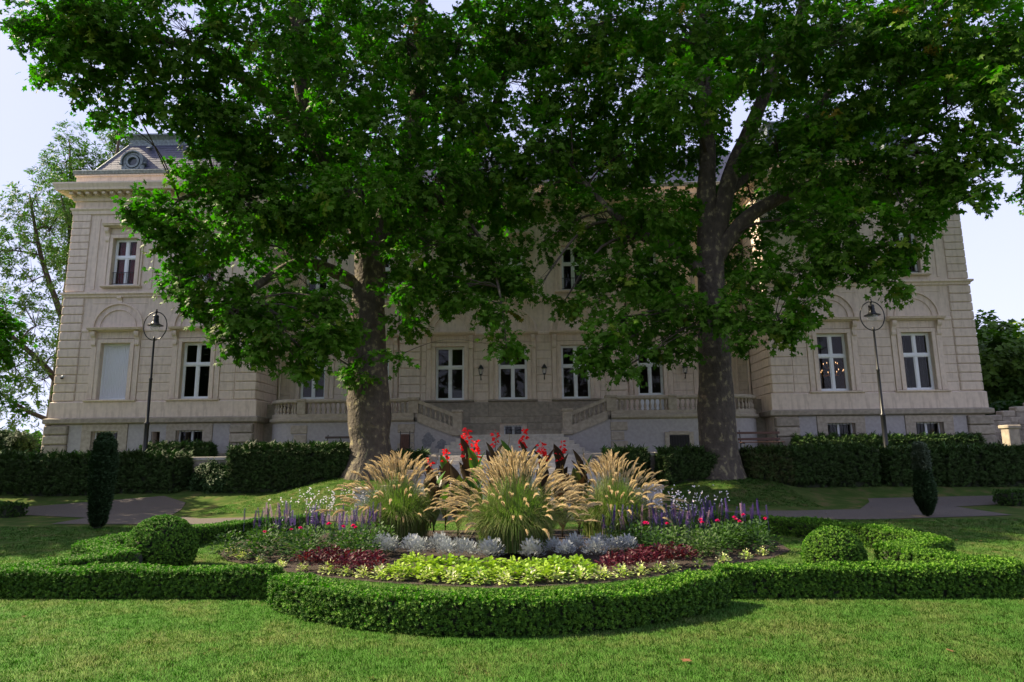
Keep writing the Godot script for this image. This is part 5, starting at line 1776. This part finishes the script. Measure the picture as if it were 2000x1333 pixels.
func flower_bed() -> void:
	sheet("flower_bed_soil", PackedVector2Array(BED), M.soil, 0.014, 0.5)
	for t in 3:
		M["reed_%d" % t] = green([Color(0.06, 0.105, 0.022), Color(0.095, 0.125, 0.035), Color(0.15, 0.145, 0.06)][t], Color(0.36, 0.52, 0.12), 0.45)
		M["plume_%d" % t] = green([Color(0.46, 0.375, 0.215), Color(0.54, 0.45, 0.27), Color(0.38, 0.305, 0.17)][t], Color(0.7, 0.62, 0.45), 0.8)
	M.stalk = green(Color(0.16, 0.16, 0.06), Color(0.3, 0.3, 0.1), 0.6)
	fountain_grass(Vector3(0.34, 0.1, 16.75), 1.26, 1.46, 6000, 340, "largest fountain grass clump with tan plumes in the middle of the flower bed", 1)
	fountain_grass(Vector3(-1.92, 0.1, 15.0), 1.30, 1.42, 4200, 250, "fountain grass clump with tan plumes left of the middle one", 2)
	fountain_grass(Vector3(2.18, 0.1, 15.2), 1.18, 1.38, 4200, 250, "fountain grass clump with tan plumes right of the middle one", 3)
	cannas()
	# dusty miller at the feet of the grasses
	M.silver = [green(Color(0.27, 0.29, 0.30), Color(0.3, 0.32, 0.3), 0.9), green(Color(0.35, 0.375, 0.385), Color(0.3, 0.32, 0.3), 0.9)]
	var dusty := silver_mound(5)
	copies_of("dusty_miller", dusty, M.silver, [Vector2(-1.85, 16.85), Vector2(-1.62, 17.2), Vector2(-1.32, 17.0), Vector2(-1.12, 17.42), Vector2(-0.86, 17.1), Vector2(-0.68, 17.58), Vector2(-0.52, 17.25), Vector2(-0.36, 17.72), Vector2(0.02, 17.84), Vector2(0.62, 17.88), Vector2(1.12, 17.66), Vector2(1.3, 17.35), Vector2(1.9, 17.35), Vector2(2.12, 17.2), Vector2(1.55, 17.75), Vector2(0.95, 17.4), Vector2(-0.12, 17.5), Vector2(1.72, 17.0)], "silver foliage plant", "silvery dusty miller plants", "silver grey feathery plant at the foot of the grasses, %s", Vector2(0.82, 1.12))
	# lime green band in front
	M.lime = [green(Color(0.18, 0.29, 0.028), Color(0.42, 0.54, 0.08), 0.5), green(Color(0.22, 0.32, 0.035), Color(0.42, 0.54, 0.08), 0.5), green(Color(0.14, 0.25, 0.026), Color(0.42, 0.54, 0.08), 0.5)]
	var lime := leaf_mound(150, 0.2, 0.14, 0.07, 0.054, 6, 0.3, 0.15)
	rng.seed = 610
	var rows := [[], []]
	for i in 10:
		var x := -1.17 + i * 0.275
		var front := 19.16 - 0.30 * pow((x - 0.1) / 1.35, 2.0)
		rows[0].append(Vector2(x + rnd(-0.05, 0.05), front + rnd(-0.04, 0.04)))
		if i < 9:
			rows[1].append(Vector2(x + 0.15 + rnd(-0.05, 0.05), front - 0.42 + rnd(-0.05, 0.05)))
	copies_of("sweet_potato_vine", lime, M.lime, rows[0], "bedding plant", "lime green leafy plants in the front band", "lime green plant in the front row, %s", Vector2(1.0, 1.25))
	copies_of("sweet_potato_vine", lime, M.lime, rows[1], "bedding plant", "lime green leafy plants in the front band", "lime green plant in the middle row, %s", Vector2(0.9, 1.2))
	# maroon plants on both sides of the lime band
	M.maroon = [green(Color(0.045, 0.012, 0.015), Color(0.2, 0.04, 0.07), 0.5), green(Color(0.07, 0.016, 0.024), Color(0.22, 0.05, 0.09), 0.45), green(Color(0.032, 0.014, 0.016), Color(0.3, 0.08, 0.1), 0.5)]
	var maroon := leaf_mound(120, 0.16, 0.14, 0.06, 0.036, 7, 0.2, 0.3)
	var left := []
	var right := []
	for i in 11:
		left.append(Vector2(-2.62 + (i % 6) * 0.225 + (0.1 if i > 5 else 0.0), 18.28 + (i % 6) * 0.085 - (0.3 if i > 5 else 0.0)))
		right.append(Vector2(1.62 + (i % 6) * 0.235 + (0.1 if i > 5 else 0.0), 18.72 - (i % 6) * 0.10 - (0.28 if i > 5 else 0.0)))
	for e in [[left, "left"], [right, "right"]]:
		copies_of("bloodleaf", maroon, M.maroon, e[0].slice(0, 6), "bedding plant", "maroon leafy plants beside the lime band", "maroon plant, front row " + e[1] + " of the lime band, %s", Vector2(0.9, 1.2))
		copies_of("bloodleaf", maroon, M.maroon, e[0].slice(6), "bedding plant", "maroon leafy plants beside the lime band", "maroon plant, back row " + e[1] + " of the lime band, %s", Vector2(1.0, 1.3))
	# cream and green edging plants along the whole front
	M.cream = [green(Color(0.40, 0.46, 0.16), Color(0.5, 0.6, 0.2), 0.55), green(Color(0.30, 0.40, 0.10), Color(0.5, 0.6, 0.2), 0.55)]
	var edging := leaf_mound(60, 0.095, 0.13, 0.055, 0.03, 8, 0.25, 0.2)
	var pale := leaf_mound(34, 0.105, 0.145, 0.04, 0.022, 18, 0.2, 0.2)
	var spots := []
	for i in 40:
		var f := float(i) / 39
		var k := 1 + f * 10.0
		var a: Vector2 = BED[mini(int(k), 10)]
		var q := a.lerp(BED[mini(int(k) + 1, 11)], k - int(k))
		spots.append(q.lerp(Vector2(0.1, 15.5), 0.045))
	spots = range(40).filter(func(k): return (k > 11 and k < 28) or k % 2 == 0).map(func(k): return spots[k])
	for i in spots.size():
		var q: Vector2 = spots[i]
		var turn := rnd(0, TAU)
		var o := share("edging_plant", edging, M.cream[i % 2], self, Vector3(q.x, 0.015, q.y), turn, Vector3.ONE * rnd(0.95, 1.3) * (1.0 if i > 5 and i < spots.size() - 6 else 0.8))
		share("pale_leaves", pale, M.pale_edge, o)
		tag(o, "small cream and green edging plant along the bed's front, " + place_word(i, spots.size()), "edging plant", "cream edged plants along the bed")
	bushes()


func cannas() -> void:
	M.canna_leaf = [green(Color(0.05, 0.11, 0.025), Color(0.25, 0.4, 0.06), 0.35), green(Color(0.04, 0.028, 0.018), Color(0.14, 0.09, 0.04), 0.35), green(Color(0.05, 0.06, 0.02), Color(0.2, 0.25, 0.05), 0.35)]
	M.canna_red = green(Color(0.72, 0.025, 0.03), Color(0.9, 0.1, 0.1), 0.5)
	M.canna_seed = green(Color(0.17, 0.12, 0.04), Color(0.2, 0.2, 0.1), 0.7)
	# [x, z, height, bronze share, flowers]
	var list := [[-1.15, 13.9, 1.55, 1, 1, "leftmost low red canna between the left and middle grass clumps"], [-0.72, 13.6, 2.0, 1, 3, "tallest canna with the biggest red flower cluster, left of the middle grass"],
		[-0.5, 14.1, 1.72, 0, 2, "red canna with a lower flower just right of the tallest one"], [-0.15, 13.5, 1.9, 1, 1, "canna with one red flower left of the big green leaves"],
		[0.22, 13.8, 1.85, 0, 0, "canna with broad upright green leaves behind the middle grass"], [0.55, 13.5, 1.95, 1, 2, "canna with dark pointed leaves and red flowers above the middle grass"],
		[0.92, 13.9, 1.66, 1, 2, "red canna right of the middle, half hidden by plumes"], [1.3, 13.6, 1.68, 1, 2, "rightmost red canna flower beside the stone pedestal"], [1.72, 14.0, 1.45, 1, 0, "flowerless bronze leaved canna at the right of the group"],
		[-1.3, 14.6, 1.1, 1, 0, "low bronze canna leaves between the left and middle grass clumps"], [1.55, 14.8, 1.2, 1, 0, "low bronze canna leaves between the middle and right grass clumps"], [-0.75, 15.3, 1.15, 1, 0, "bronze canna close behind the left shoulder of the middle grass"], [1.2, 15.3, 1.1, 1, 0, "bronze canna close behind the right shoulder of the middle grass"], [0.0, 14.6, 1.5, 1, 0, "bronze canna hidden to its tips behind the middle grass"], [-1.5, 13.6, 1.3, 1, 1, "short canna with one red flower beside the left grass, before the pedestal"]]
	for e in list:
		rng.seed = 4000 + int(e[0] * 100)
		var p := thing("canna", e[5], "canna", Vector3(e[0], 0.1, e[1]), 0.0, "cannas behind the grasses")
		var h: float = e[2]
		var sb := MB.new(true)
		var top := Vector3(rnd(-0.06, 0.06), h * 0.9, rnd(-0.05, 0.05))
		sb.tube([Vector3.ZERO, top * 0.5, top], [0.016, 0.013, 0.007], 7)
		part("stem", sb, M.canna_leaf[1], p)
		var n := 12
		for i in n:
			var a := i * 2.5 + rnd(-0.4, 0.4)
			var y := h * (0.07 + 0.058 * i)
			var mb := MB.new(true)
			var len_ := rnd(0.5, 0.78)
			mb.leaf(Vector3(0, y, 0), Vector3(cos(a) * 0.45, rnd(0.9, 1.5), sin(a) * 0.45), Vector3(-cos(a), 0.6, -sin(a)), len_, len_ * 0.36, 0.18, 6, 0.35)
			part("leaf", mb, M.canna_leaf[e[3] if rnd(0, 1) < 0.75 else rng.randi() % 3], p)
		for k in e[4]:
			var c := top + Vector3(rnd(-0.05, 0.05), h * 0.08 - k * 0.16, rnd(-0.04, 0.04))
			var fb := MB.new(true)
			for i in 21:
				var d := ball_point()
				fb.leaf(c + d * 0.05 + Vector3(0, rnd(-0.11, 0.11), 0), Vector3(d.x, d.y * 0.6 + 0.3, d.z), Vector3(d.z, 0.6, -d.x), rnd(0.07, 0.11), rnd(0.05, 0.075), 0.3, 3, 0.3)
			part("flower", fb, M.canna_red, p)
		if e[4] < 2:
			var mb := MB.new(true)
			mb.tube([top, top + Vector3(0.02, 0.14, 0), top + Vector3(0.03, 0.3, 0.01)], [0.007, 0.006, 0.003], 5)
			for i in 12:
				var c := top + Vector3(rnd(-0.02, 0.02), 0.02 + i * 0.024, rnd(-0.02, 0.02))
				mb.leaf(c, Vector3(rnd(-0.6, 0.6), 0.8, rnd(-0.6, 0.6)), Vector3.RIGHT, 0.05, 0.022, 0.0, 2)
			part("seed_head", mb, M.canna_seed, p)


func bushes() -> void:
	M.bush = [green(Color(0.022, 0.052, 0.014), Color(0.18, 0.3, 0.06), 0.6), green(Color(0.03, 0.066, 0.016), Color(0.18, 0.3, 0.06), 0.6), green(Color(0.055, 0.09, 0.03), Color(0.18, 0.3, 0.06), 0.6)]
	M.magenta = green(Color(0.55, 0.02, 0.17), Color(0.8, 0.1, 0.3), 0.6)
	M.violet = green(Color(0.075, 0.045, 0.18), Color(0.12, 0.06, 0.25), 0.8)
	M.faded = green(Color(0.24, 0.16, 0.22), Color(0.2, 0.15, 0.2), 0.8)
	M.petal_white = green(Color(0.78, 0.74, 0.76), Color(0.6, 0.6, 0.6), 0.7)
	# leafy bushes with a few round magenta flowers
	var rose := leaf_mound(420, 0.26, 0.36, 0.06, 0.036, 9)
	var rb := MB.new(true)
	rng.seed = 33
	for i in 26:
		var d := ball_point().normalized()
		rb.leaf(Vector3.ZERO, Vector3(d.x, absf(d.y) + 0.25, d.z), Vector3(d.z, 1, d.x), 0.05, 0.035, 0.2, 3)
	var bloom := rb.done()
	var rl := [[-4.35, 16.9], [-3.95, 16.4], [-3.7, 17.25], [-3.3, 16.7], [-2.95, 17.35], [-2.5, 16.95], [-2.1, 17.5], [-1.95, 16.75]]
	var rr := [[2.35, 16.75], [2.6, 17.3], [2.95, 16.9], [3.2, 17.5], [3.55, 17.05], [3.9, 16.6], [4.3, 16.75], [4.15, 16.2]]
	for side in [[rl, "left"], [rr, "right"]]:
		for i in 8:
			rng.seed = 700 + i + (50 if side[1] == "left" else 0)
			var q: Array = side[0][i]
			var p := thing("rose_bush", "magenta flowered bush in the bed's %s half, %s" % [side[1], place_word(i, 8)], "flowering bush", Vector3(q[0], 0.06, q[1]), rnd(0, TAU), "bushes with magenta flowers")
			share("foliage", rose, M.bush[rng.randi() % 3], p, Vector3.ZERO, 0.0, Vector3.ONE * rnd(1.15, 1.5))
			for k in rng.randi_range(0, 2):
				var a := rnd(0, TAU)
				share("flower", bloom, M.magenta, p, Vector3(cos(a) * rnd(0.05, 0.24), rnd(0.36, 0.52), sin(a) * 0.24), rnd(0, TAU), Vector3.ONE * rnd(0.8, 1.15))
	# blue-violet salvia spikes
	var base := leaf_mound(200, 0.22, 0.42, 0.075, 0.026, 10)
	var vb := MB.new(false)
	rng.seed = 44
	for i in 110:
		var t := i / 110.0
		var a := i * 2.4
		vb.leaf(Vector3(cos(a) * 0.006, t * 0.26, sin(a) * 0.006), Vector3(cos(a), 0.5, sin(a)), Vector3.UP, 0.034 * (1.0 - t * 0.6), 0.02, 0.2)
	vb.tube([Vector3(0, -0.22, 0), Vector3(0, 0.26, 0)], [0.003, 0.002], 4)
	var spike := vb.done()
	var sl := [[-4.25, 15.9], [-4.0, 15.5], [-3.75, 15.95], [-3.4, 15.6], [-3.1, 16.15], [-2.85, 15.7], [-2.6, 16.2], [-2.35, 15.8], [-2.2, 16.3]]
	var sr := [[1.95, 16.55], [2.45, 16.1], [2.75, 16.3], [3.0, 15.9], [3.35, 16.2], [3.65, 15.9], [3.95, 15.6], [4.3, 15.5], [4.6, 15.8]]
	for side in [[sl, "left"], [sr, "right"]]:
		for i in 9:
			rng.seed = 800 + i + (50 if side[1] == "left" else 0)
			var q: Array = side[0][i]
			var p := thing("salvia", "violet spiked salvia in the bed's %s half, %s" % [side[1], place_word(i, 9)], "flower", Vector3(q[0], 0.08, q[1]), 0.0, "violet salvias")
			share("foliage", base, M.bush[2 if i % 3 == 0 else rng.randi() % 2], p, Vector3.ZERO, rnd(0, TAU), Vector3.ONE * rnd(0.9, 1.15))
			for k in 10:
				var a := rnd(0, TAU)
				var sp := share("flower_spike", spike, M.faded if rnd(0, 1) < 0.35 else M.violet, p, Vector3(cos(a) * rnd(0.05, 0.27), rnd(0.28, 0.5), sin(a) * rnd(0.05, 0.27)), 0.0, Vector3.ONE * rnd(0.6, 1.1))
				sp.rotation = Vector3(rnd(-0.26, 0.26), rnd(0, TAU), rnd(-0.26, 0.26))
	# gaura: thin arching stems with small white flowers
	var gl := [[-3.9, 14.9], [-3.6, 14.4], [-3.2, 14.8], [-2.9, 14.3], [-2.6, 14.9]]
	var gr := [[2.75, 15.0], [3.2, 14.6], [3.5, 15.1], [3.85, 14.7], [3.4, 15.5]]
	for side in [[gl, "left"], [gr, "right"]]:
		for i in 5:
			rng.seed = 1200 + i + (50 if side[1] == "left" else 0)
			var q: Array = side[0][i]
			var p := thing("gaura", "airy white flowered gaura in the bed's %s half, %s" % [side[1], place_word(i, 5)], "flower", Vector3(q[0], 0.06, q[1]), 0.0, "white flowered gauras")
			var stb := MB.new(false)
			var fl := MB.new(false)
			for k in 26:
				var a := rnd(0, TAU)
				var tip := Vector3(cos(a) * rnd(0.05, 0.75), rnd(0.4, 0.95), sin(a) * rnd(0.05, 0.6))
				var mid := tip * 0.5 + Vector3(0, 0.12, 0)
				stb.tube([Vector3(cos(a), 0, sin(a)) * 0.04, mid, tip], [0.003, 0.0022, 0.0014], 3)
				for j in 3:
					stb.leaf(tip * rnd(0.1, 0.5), Vector3(rnd(-1, 1), 0.7, rnd(-1, 1)), Vector3.UP, 0.07, 0.014, 0.2)
				for j in rng.randi_range(1, 3):
					var c := tip - Vector3(0, j * 0.045, 0) + ball_point() * 0.03
					for m in 4:
						var d := ball_point()
						fl.leaf(c, Vector3(d.x, d.y, d.z + 0.3), Vector3(0, 0.5, 1), 0.022, 0.017, 0.0)
			part("stems", stb, M.bush[1], p)
			part("flowers", fl, M.petal_white, p)


# ------------------------------------------------------------------ lamps, lanterns, benches

func lamps_and_furniture() -> void:
	var glass := StandardMaterial3D.new()
	glass.albedo_color = Color(0.9, 0.92, 0.95, 0.22)
	glass.transparency = BaseMaterial3D.TRANSPARENCY_ALPHA
	glass.roughness = 0.12
	for s in [-1.0, 1.0]:
		var p := thing("street_lamp", "black lamp post with an oval hoop and hanging bell lamp before the %s wing" % ("left" if s < 0 else "right"), "lamp post", Vector3(s * 14.35, TERRACE, 2.2), 0.0, "hoop lamp posts")
		var pole := MB.new(true)
		pole.lathe([Vector2(0.11, -0.1), Vector2(0.11, 0.06), Vector2(0.09, 0.1), Vector2(0.088, 1.35), Vector2(0.1, 1.38), Vector2(0.1, 1.43), Vector2(0.062, 1.47), Vector2(0.056, 3.1), Vector2(0.066, 3.13), Vector2(0.066, 3.18), Vector2(0.044, 3.22), Vector2(0.038, 4.72), Vector2(0.05, 4.76), Vector2(0.03, 4.86), Vector2(0.0, 4.88)], Vector3.ZERO, 14)
		part("pole", pole, M.iron, p)
		var ring := MB.new(true)
		var pts := []
		var rad := []
		for i in 37:
			var a := TAU * i / 36
			pts.append(Vector3(sin(a) * 0.475, 5.31 - cos(a) * 0.58, 0))
			rad.append(0.021)
		ring.tube(pts, rad, 8)
		ring.tube([Vector3(0, 4.68, 0), Vector3(0, 4.76, 0)], [0.03, 0.03], 8)
		part("hoop", ring, M.iron, p)
		var bell := MB.new(true)
		bell.lathe([Vector2(0.0, 6.02), Vector2(0.045, 5.99), Vector2(0.03, 5.95), Vector2(0.05, 5.92), Vector2(0.05, 5.86), Vector2(0.025, 5.84), Vector2(0.025, 5.78), Vector2(0.1, 5.75), Vector2(0.115, 5.7), Vector2(0.105, 5.62), Vector2(0.12, 5.6), Vector2(0.115, 5.52), Vector2(0.15, 5.42), Vector2(0.2, 5.38), Vector2(0.3, 5.345), Vector2(0.305, 5.33), Vector2(0.19, 5.36), Vector2(0.1, 5.42), Vector2(0.0, 5.44)], Vector3.ZERO, 20)
		part("lamp_shade", bell, M.iron, p)
		var bowl := MB.new(true)
		bowl.lathe([Vector2(0.19, 5.35), Vector2(0.19, 5.25), Vector2(0.15, 5.15), Vector2(0.08, 5.10), Vector2(0.0, 5.09)], Vector3.ZERO, 18)
		part("glass_bowl", bowl, glass, p)
	# wall lanterns
	for e in [[-1.45, -2.02, 5.05, "wall lantern left of the middle window of the facade"], [1.45, -2.02, 5.05, "wall lantern right of the middle window of the facade"], [7.95, -2.42, 5.05, "wall lantern between the windows above the right terrace"], [-7.95, -2.42, 5.05, "wall lantern between the windows above the left terrace, half behind leaves"]]:
		var p := thing("wall_lantern", e[3], "lantern", Vector3(e[0], e[2], e[1]), 0.0, "black wall lanterns on the facade")
		var mb := MB.new(true)
		mb.tube([Vector3(0, 0.02, 0.0), Vector3(0, -0.02, 0.08), Vector3(0, 0.06, 0.16), Vector3(0, 0.22, 0.17)], [0.02, 0.025, 0.02, 0.018], 8)
		mb.lathe([Vector2(0.0, 0.26), Vector2(0.07, 0.24), Vector2(0.08, 0.21), Vector2(0.03, 0.18), Vector2(0.0, 0.17)], Vector3(0, 0, 0.17), 8)
		part("arm", mb, M.iron, p)
		var cage := MB.new(false)
		for i in 6:
			var a := TAU * i / 6
			cage.tube([Vector3(cos(a) * 0.075, 0.24, 0.17 + sin(a) * 0.075), Vector3(cos(a) * 0.105, 0.48, 0.17 + sin(a) * 0.105)], [0.008, 0.008], 4)
		cage.lathe([Vector2(0.135, 0.47), Vector2(0.13, 0.5), Vector2(0.07, 0.6), Vector2(0.05, 0.64), Vector2(0.02, 0.66), Vector2(0.0, 0.70)], Vector3(0, 0, 0.17), 6)
		part("cage", cage, M.iron, p)
		var gl := MB.new(false)
		gl.lathe([Vector2(0.07, 0.25), Vector2(0.098, 0.475)], Vector3(0, 0, 0.17), 6)
		part("glass", gl, glass, p)
	# benches before the terraces
	for e in [[-6.8, 1.15, M.wood_dark, "dark wooden bench before the left terrace, half hidden by hedge and trunk"], [9.95, 1.2, M.wood_red, "reddish brown bench before the right terrace, behind the hedges"]]:
		var p := thing("park_bench", e[3], "bench", Vector3(e[0], TERRACE, e[1]))
		for k in 2:
			block("backrest_slat", p, e[2], Vector3(0, 0.56 + k * 0.25, -0.18 - k * 0.03), Vector3(1.7, 0.09, 0.035), 0.008)
		for k in 4:
			block("seat_slat", p, e[2], Vector3(0, 0.43, -0.1 + k * 0.11), Vector3(1.7, 0.035, 0.09), 0.008)
		for x in [-0.75, 0.75]:
			var mb := MB.new(true)
			mb.tube([Vector3(x, -0.02, -0.26), Vector3(x, 0.42, -0.16), Vector3(x, 0.92, -0.26)], [0.022, 0.022, 0.018], 8)
			mb.tube([Vector3(x, -0.02, 0.26), Vector3(x, 0.4, 0.25), Vector3(x, 0.4, -0.15)], [0.022, 0.022, 0.022], 8)
			part("leg", mb, M.iron, p)
	# litter bin of red-brown boards in a black frame
	var bin := thing("litter_bin", "red brown slatted litter bin in a black frame left of the stair wall", "litter bin", Vector3(-4.33, TERRACE, 1.15))
	for k in 5:
		block("slat", bin, M.wood_red, Vector3(-0.13 + k * 0.066, 0.55, 0.12), Vector3(0.056, 0.7, 0.025), 0.004)
		block("slat", bin, M.wood_red, Vector3(-0.13 + k * 0.066, 0.55, -0.12), Vector3(0.056, 0.7, 0.025), 0.004)
	for x in [-0.19, 0.19]:
		block("post", bin, M.iron, Vector3(x, 0.5, 0), Vector3(0.03, 1.06, 0.03), 0.004)
		block("side", bin, M.wood_red, Vector3(x * 0.84, 0.55, 0), Vector3(0.025, 0.69, 0.2), 0.004)
	# small cameras on the walls
	for e in [[-19.4, 5.12, 0.1, "small round white camera on the outer corner of the left wing"], [10.78, 5.9, -2.45, "small white camera on the wall beside the right downpipe"]]:
		var p := thing("security_camera", e[3], "camera", Vector3(e[0], e[1], e[2]))
		block("mount", p, M.white, Vector3(0, 0.05, 0.03), Vector3(0.1, 0.1, 0.1), 0.02)
		var mb := MB.new(true)
		mb.lathe([Vector2(0.07, 0.0), Vector2(0.065, -0.03), Vector2(0.04, -0.06), Vector2(0.0, -0.07)], Vector3(0, 0, 0.08), 12)
		part("dome", mb, M.iron, p)
	# lit chandelier behind the inner window of the right wing
	var ch := thing("chandelier", "lit brass chandelier behind the inner ground-floor window of the right wing", "chandelier", Vector3(14.35, 5.0, -1.7))
	var arms := MB.new(true)
	arms.tube([Vector3(0, 0, 0), Vector3(0, 3.25, 0)], [0.02, 0.015], 6)
	arms.lathe([Vector2(0, -0.1), Vector2(0.06, -0.04), Vector2(0.05, 0.1), Vector2(0.02, 0.3), Vector2(0.04, 0.5), Vector2(0.0, 0.55)], Vector3.ZERO, 10)
	for i in 14:
		var tier := 1 if i > 8 else 0
		var a := TAU * i / (9.0 if tier == 0 else 5.0)
		var r := 0.52 - 0.22 * tier
		var y := 0.08 + 0.34 * tier
		var tip := Vector3(cos(a) * r, y + 0.1, sin(a) * r)
		arms.tube([Vector3(0, y, 0), Vector3(cos(a) * r * 0.6, y - 0.1, sin(a) * r * 0.6), tip], [0.012, 0.01, 0.01], 5)
		var bm := MB.new(true)
		bm.lathe([Vector2(0, 0), Vector2(0.011, 0.02), Vector2(0.012, 0.045), Vector2(0, 0.08)], Vector3.ZERO, 8)
		share("bulb", bm.done(), M.bulb, ch, tip)
	part("arms", arms, M.brass, ch)
	var om := OmniLight3D.new()
	om.name = "chandelier_light"
	om.light_energy = 0.05
	om.light_color = Color(1.0, 0.72, 0.42)
	om.light_size = 0.5
	om.omni_range = 12.0
	om.omni_attenuation = 2.0
	om.shadow_enabled = true
	ch.add_child(om)
	om.position = Vector3(0, -0.35, 0)
	# stone stair beside the right wing
	var st := thing("side_stair", "pale stone stair climbing beside the right wing at the edge of the picture", "stairs", Vector3(20.0, TERRACE, -0.5))
	for i in 12:
		block("step", st, M.step_stone, Vector3(0.75 + i * 0.3, 0.08 + i * 0.155, 0.4), Vector3(0.34, 0.16 + (0.0 if i == 0 else 0.1), 2.2), 0.012)
	var pd := thing("stone_pedestal", "low stone gate pedestal at the foot of the side stair on the right", "pedestal", Vector3(19.25, TERRACE, 2.0))
	block("shaft", pd, M.stone, Vector3(0, 0.4, 0), Vector3(0.42, 0.9, 0.42), 0.02)
	block("cap", pd, M.stone, Vector3(0, 0.9, 0), Vector3(0.54, 0.14, 0.54), 0.03)
	var wl := thing("rubble_wall", "rough stone wall running up behind the side stair at the right edge", "wall", Vector3(20.0, TERRACE, -1.5))
	rng.seed = 90
	var core := MB.new()
	for i in 8:
		core.box(Vector3(0.5 + i * 0.6, 0.55 + i * 0.09, 0), Vector3(0.6, 1.1 + i * 0.18, 0.4))
	part("wall_core", core, M.stone, wl)
	for r in 5:
		for i in 7:
			block("stone", wl, [M.stone, M.pale_stone][rng.randi() % 2], Vector3(0.5 + i * 0.6 + (0.3 if r % 2 else 0.0), 0.15 + r * 0.27 + i * 0.18, rnd(-0.03, 0.03)), Vector3(0.58, 0.26, 0.45), 0.04)


# ------------------------------------------------------------------ lawn

func lawn() -> void:
	var tufts := []
	for v in 3:
		rng.seed = 500 + v
		var mb := MB.new(false)
		for i in 9:
			var a := rnd(0, TAU)
			var b := Vector3(rnd(-0.025, 0.025), -0.004, rnd(-0.025, 0.025))
			var lean := Vector3(cos(a), 0, sin(a)) * rnd(0.006, 0.03)
			var h := rnd(0.018, 0.036)
			var w := Vector3(-sin(a), 0, cos(a)) * rnd(0.0011, 0.0019)
			var m := b + lean * 0.35 + Vector3(0, h * 0.6, 0)
			mb.s.set_normal((Vector3.UP + lean * 12.0).normalized())
			mb.quad(b - w, b + w, m + w * 0.8, m - w * 0.8, Vector3(0.2, 0.4, 1))
			mb.tri(m - w * 0.8, m + w * 0.8, b + lean + Vector3(0, h, 0), Vector3(0.2, 0.4, 1))
		tufts.append(mb.s.commit())
	var bed := PackedVector2Array(BED)
	var places := [[] as Array[Transform3D], [] as Array[Transform3D], [] as Array[Transform3D]]
	var tints := [PackedColorArray(), PackedColorArray(), PackedColorArray()]
	rng.seed = 1234
	# [x0, x1, z0, z1, tufts per m2, size]
	for e in [[-6.0, 7.0, 20.4, 23.6, 2100.0, 1.0], [-7.4, 8.0, 18.5, 20.4, 1200.0, 1.05], [-9.5, 10.5, 14.5, 18.5, 420.0, 1.2], [-13.5, 15.0, 11.2, 14.5, 220.0, 1.4], [-12.0, 13.0, 4.6, 11.2, 260.0, 1.5]]:
		for i in int((e[1] - e[0]) * (e[3] - e[2]) * e[4]):
			var x := rnd(e[0], e[1])
			var z := rnd(e[2], e[3])
			# outside the view's wedge nothing shows
			if absf(x - 0.5) > (28.0 - z) * 0.80 + 0.6:
				continue
			if Geometry2D.is_point_in_polygon(Vector2(x, z), bed):
				continue
			if z < 11.6 and (z > 8.6 or absf(x) > 9.0 or absf(x) < 4.2):
				continue
			var n := lumps.get_noise_2d(x * 2.2 + 40.0, z * 2.2)
			var n2 := lumps.get_noise_2d(x * 9.0, z * 9.0 + 70.0)
			var dry := clampf(0.14 + n * 0.85 + n2 * 0.35 + rnd(-0.25, 0.25), 0.0, 1.0)
			var c := Color(0.078, 0.19, 0.030).lerp(Color(0.19, 0.205, 0.07), dry)
			var w := rnd(0.75, 1.3)
			var k := rng.randi() % 3
			places[k].append(Transform3D(Basis(Vector3.UP, rnd(0, TAU)).scaled(Vector3(e[5] * 1.2, rnd(0.7, 1.15) * e[5] * (1.0 + n2 * 0.4), e[5] * 1.2)), Vector3(x, ground_h(x, z), z)))
			tints[k].append(Color(c.r * w, c.g * w, c.b * w))
	for k in 3:
		var o := scatter("grass", tufts[k], M.grass, places[k], tints[k], self)
		tag(o, "short mown lawn grass with drier patches round the hedges", "grass")
	# fallen leaves
	rng.seed = 88
	var litter: Array[Transform3D] = []
	var tone := PackedColorArray()
	for i in 260:
		var x := rnd(-9.0, 10.5)
		var z := rnd(4.5, 23.0) if i % 3 == 0 else rnd(4.6, 11.0)
		litter.append(Transform3D(growing(Vector3(rnd(-0.3, 0.3), 1, rnd(-0.3, 0.3))).scaled(Vector3.ONE * rnd(0.5, 1.0)), Vector3(x, ground_h(x, z) + 0.03, z)))
		tone.append(Color(0.22, 0.14, 0.05).lerp(Color(0.12, 0.06, 0.03), rnd(0, 1)))
	var lm := MB.new(false)
	lm.palm(Vector3.ZERO, Vector3(1, 0.1, 0), Vector3.UP, 0.075)
	var lo := scatter("leaf_litter", lm.done(), M.grass, litter, tone, self)
	tag(lo, "scattered brown leaf litter under the plane trees and on the lawn", "leaf litter")
	M.dead = plain(Color(0.15, 0.06, 0.02), 0.9)
	var lb := MB.new(false)
	lb.palm(Vector3.ZERO, Vector3(1, 0.15, 0), Vector3.UP, 0.09)
	var dead := lb.done()
	for e in [[1.75, 22.6, "single brown leaf lying on the lawn near the bottom edge"], [-5.6, 9.2, "brown fallen leaf on the left tree's grassy mound"], [-8.0, 7.4, "fallen leaf high on the slope by the left hedges"], [9.2, 8.2, "brown fallen leaf at the foot of the right tree's mound"]]:
		var o := share("fallen_leaf", dead, M.dead, self, Vector3(e[0], ground_h(e[0], e[1]) + 0.035, e[1]), rnd(0, TAU))
		tag(o, e[2], "leaf")
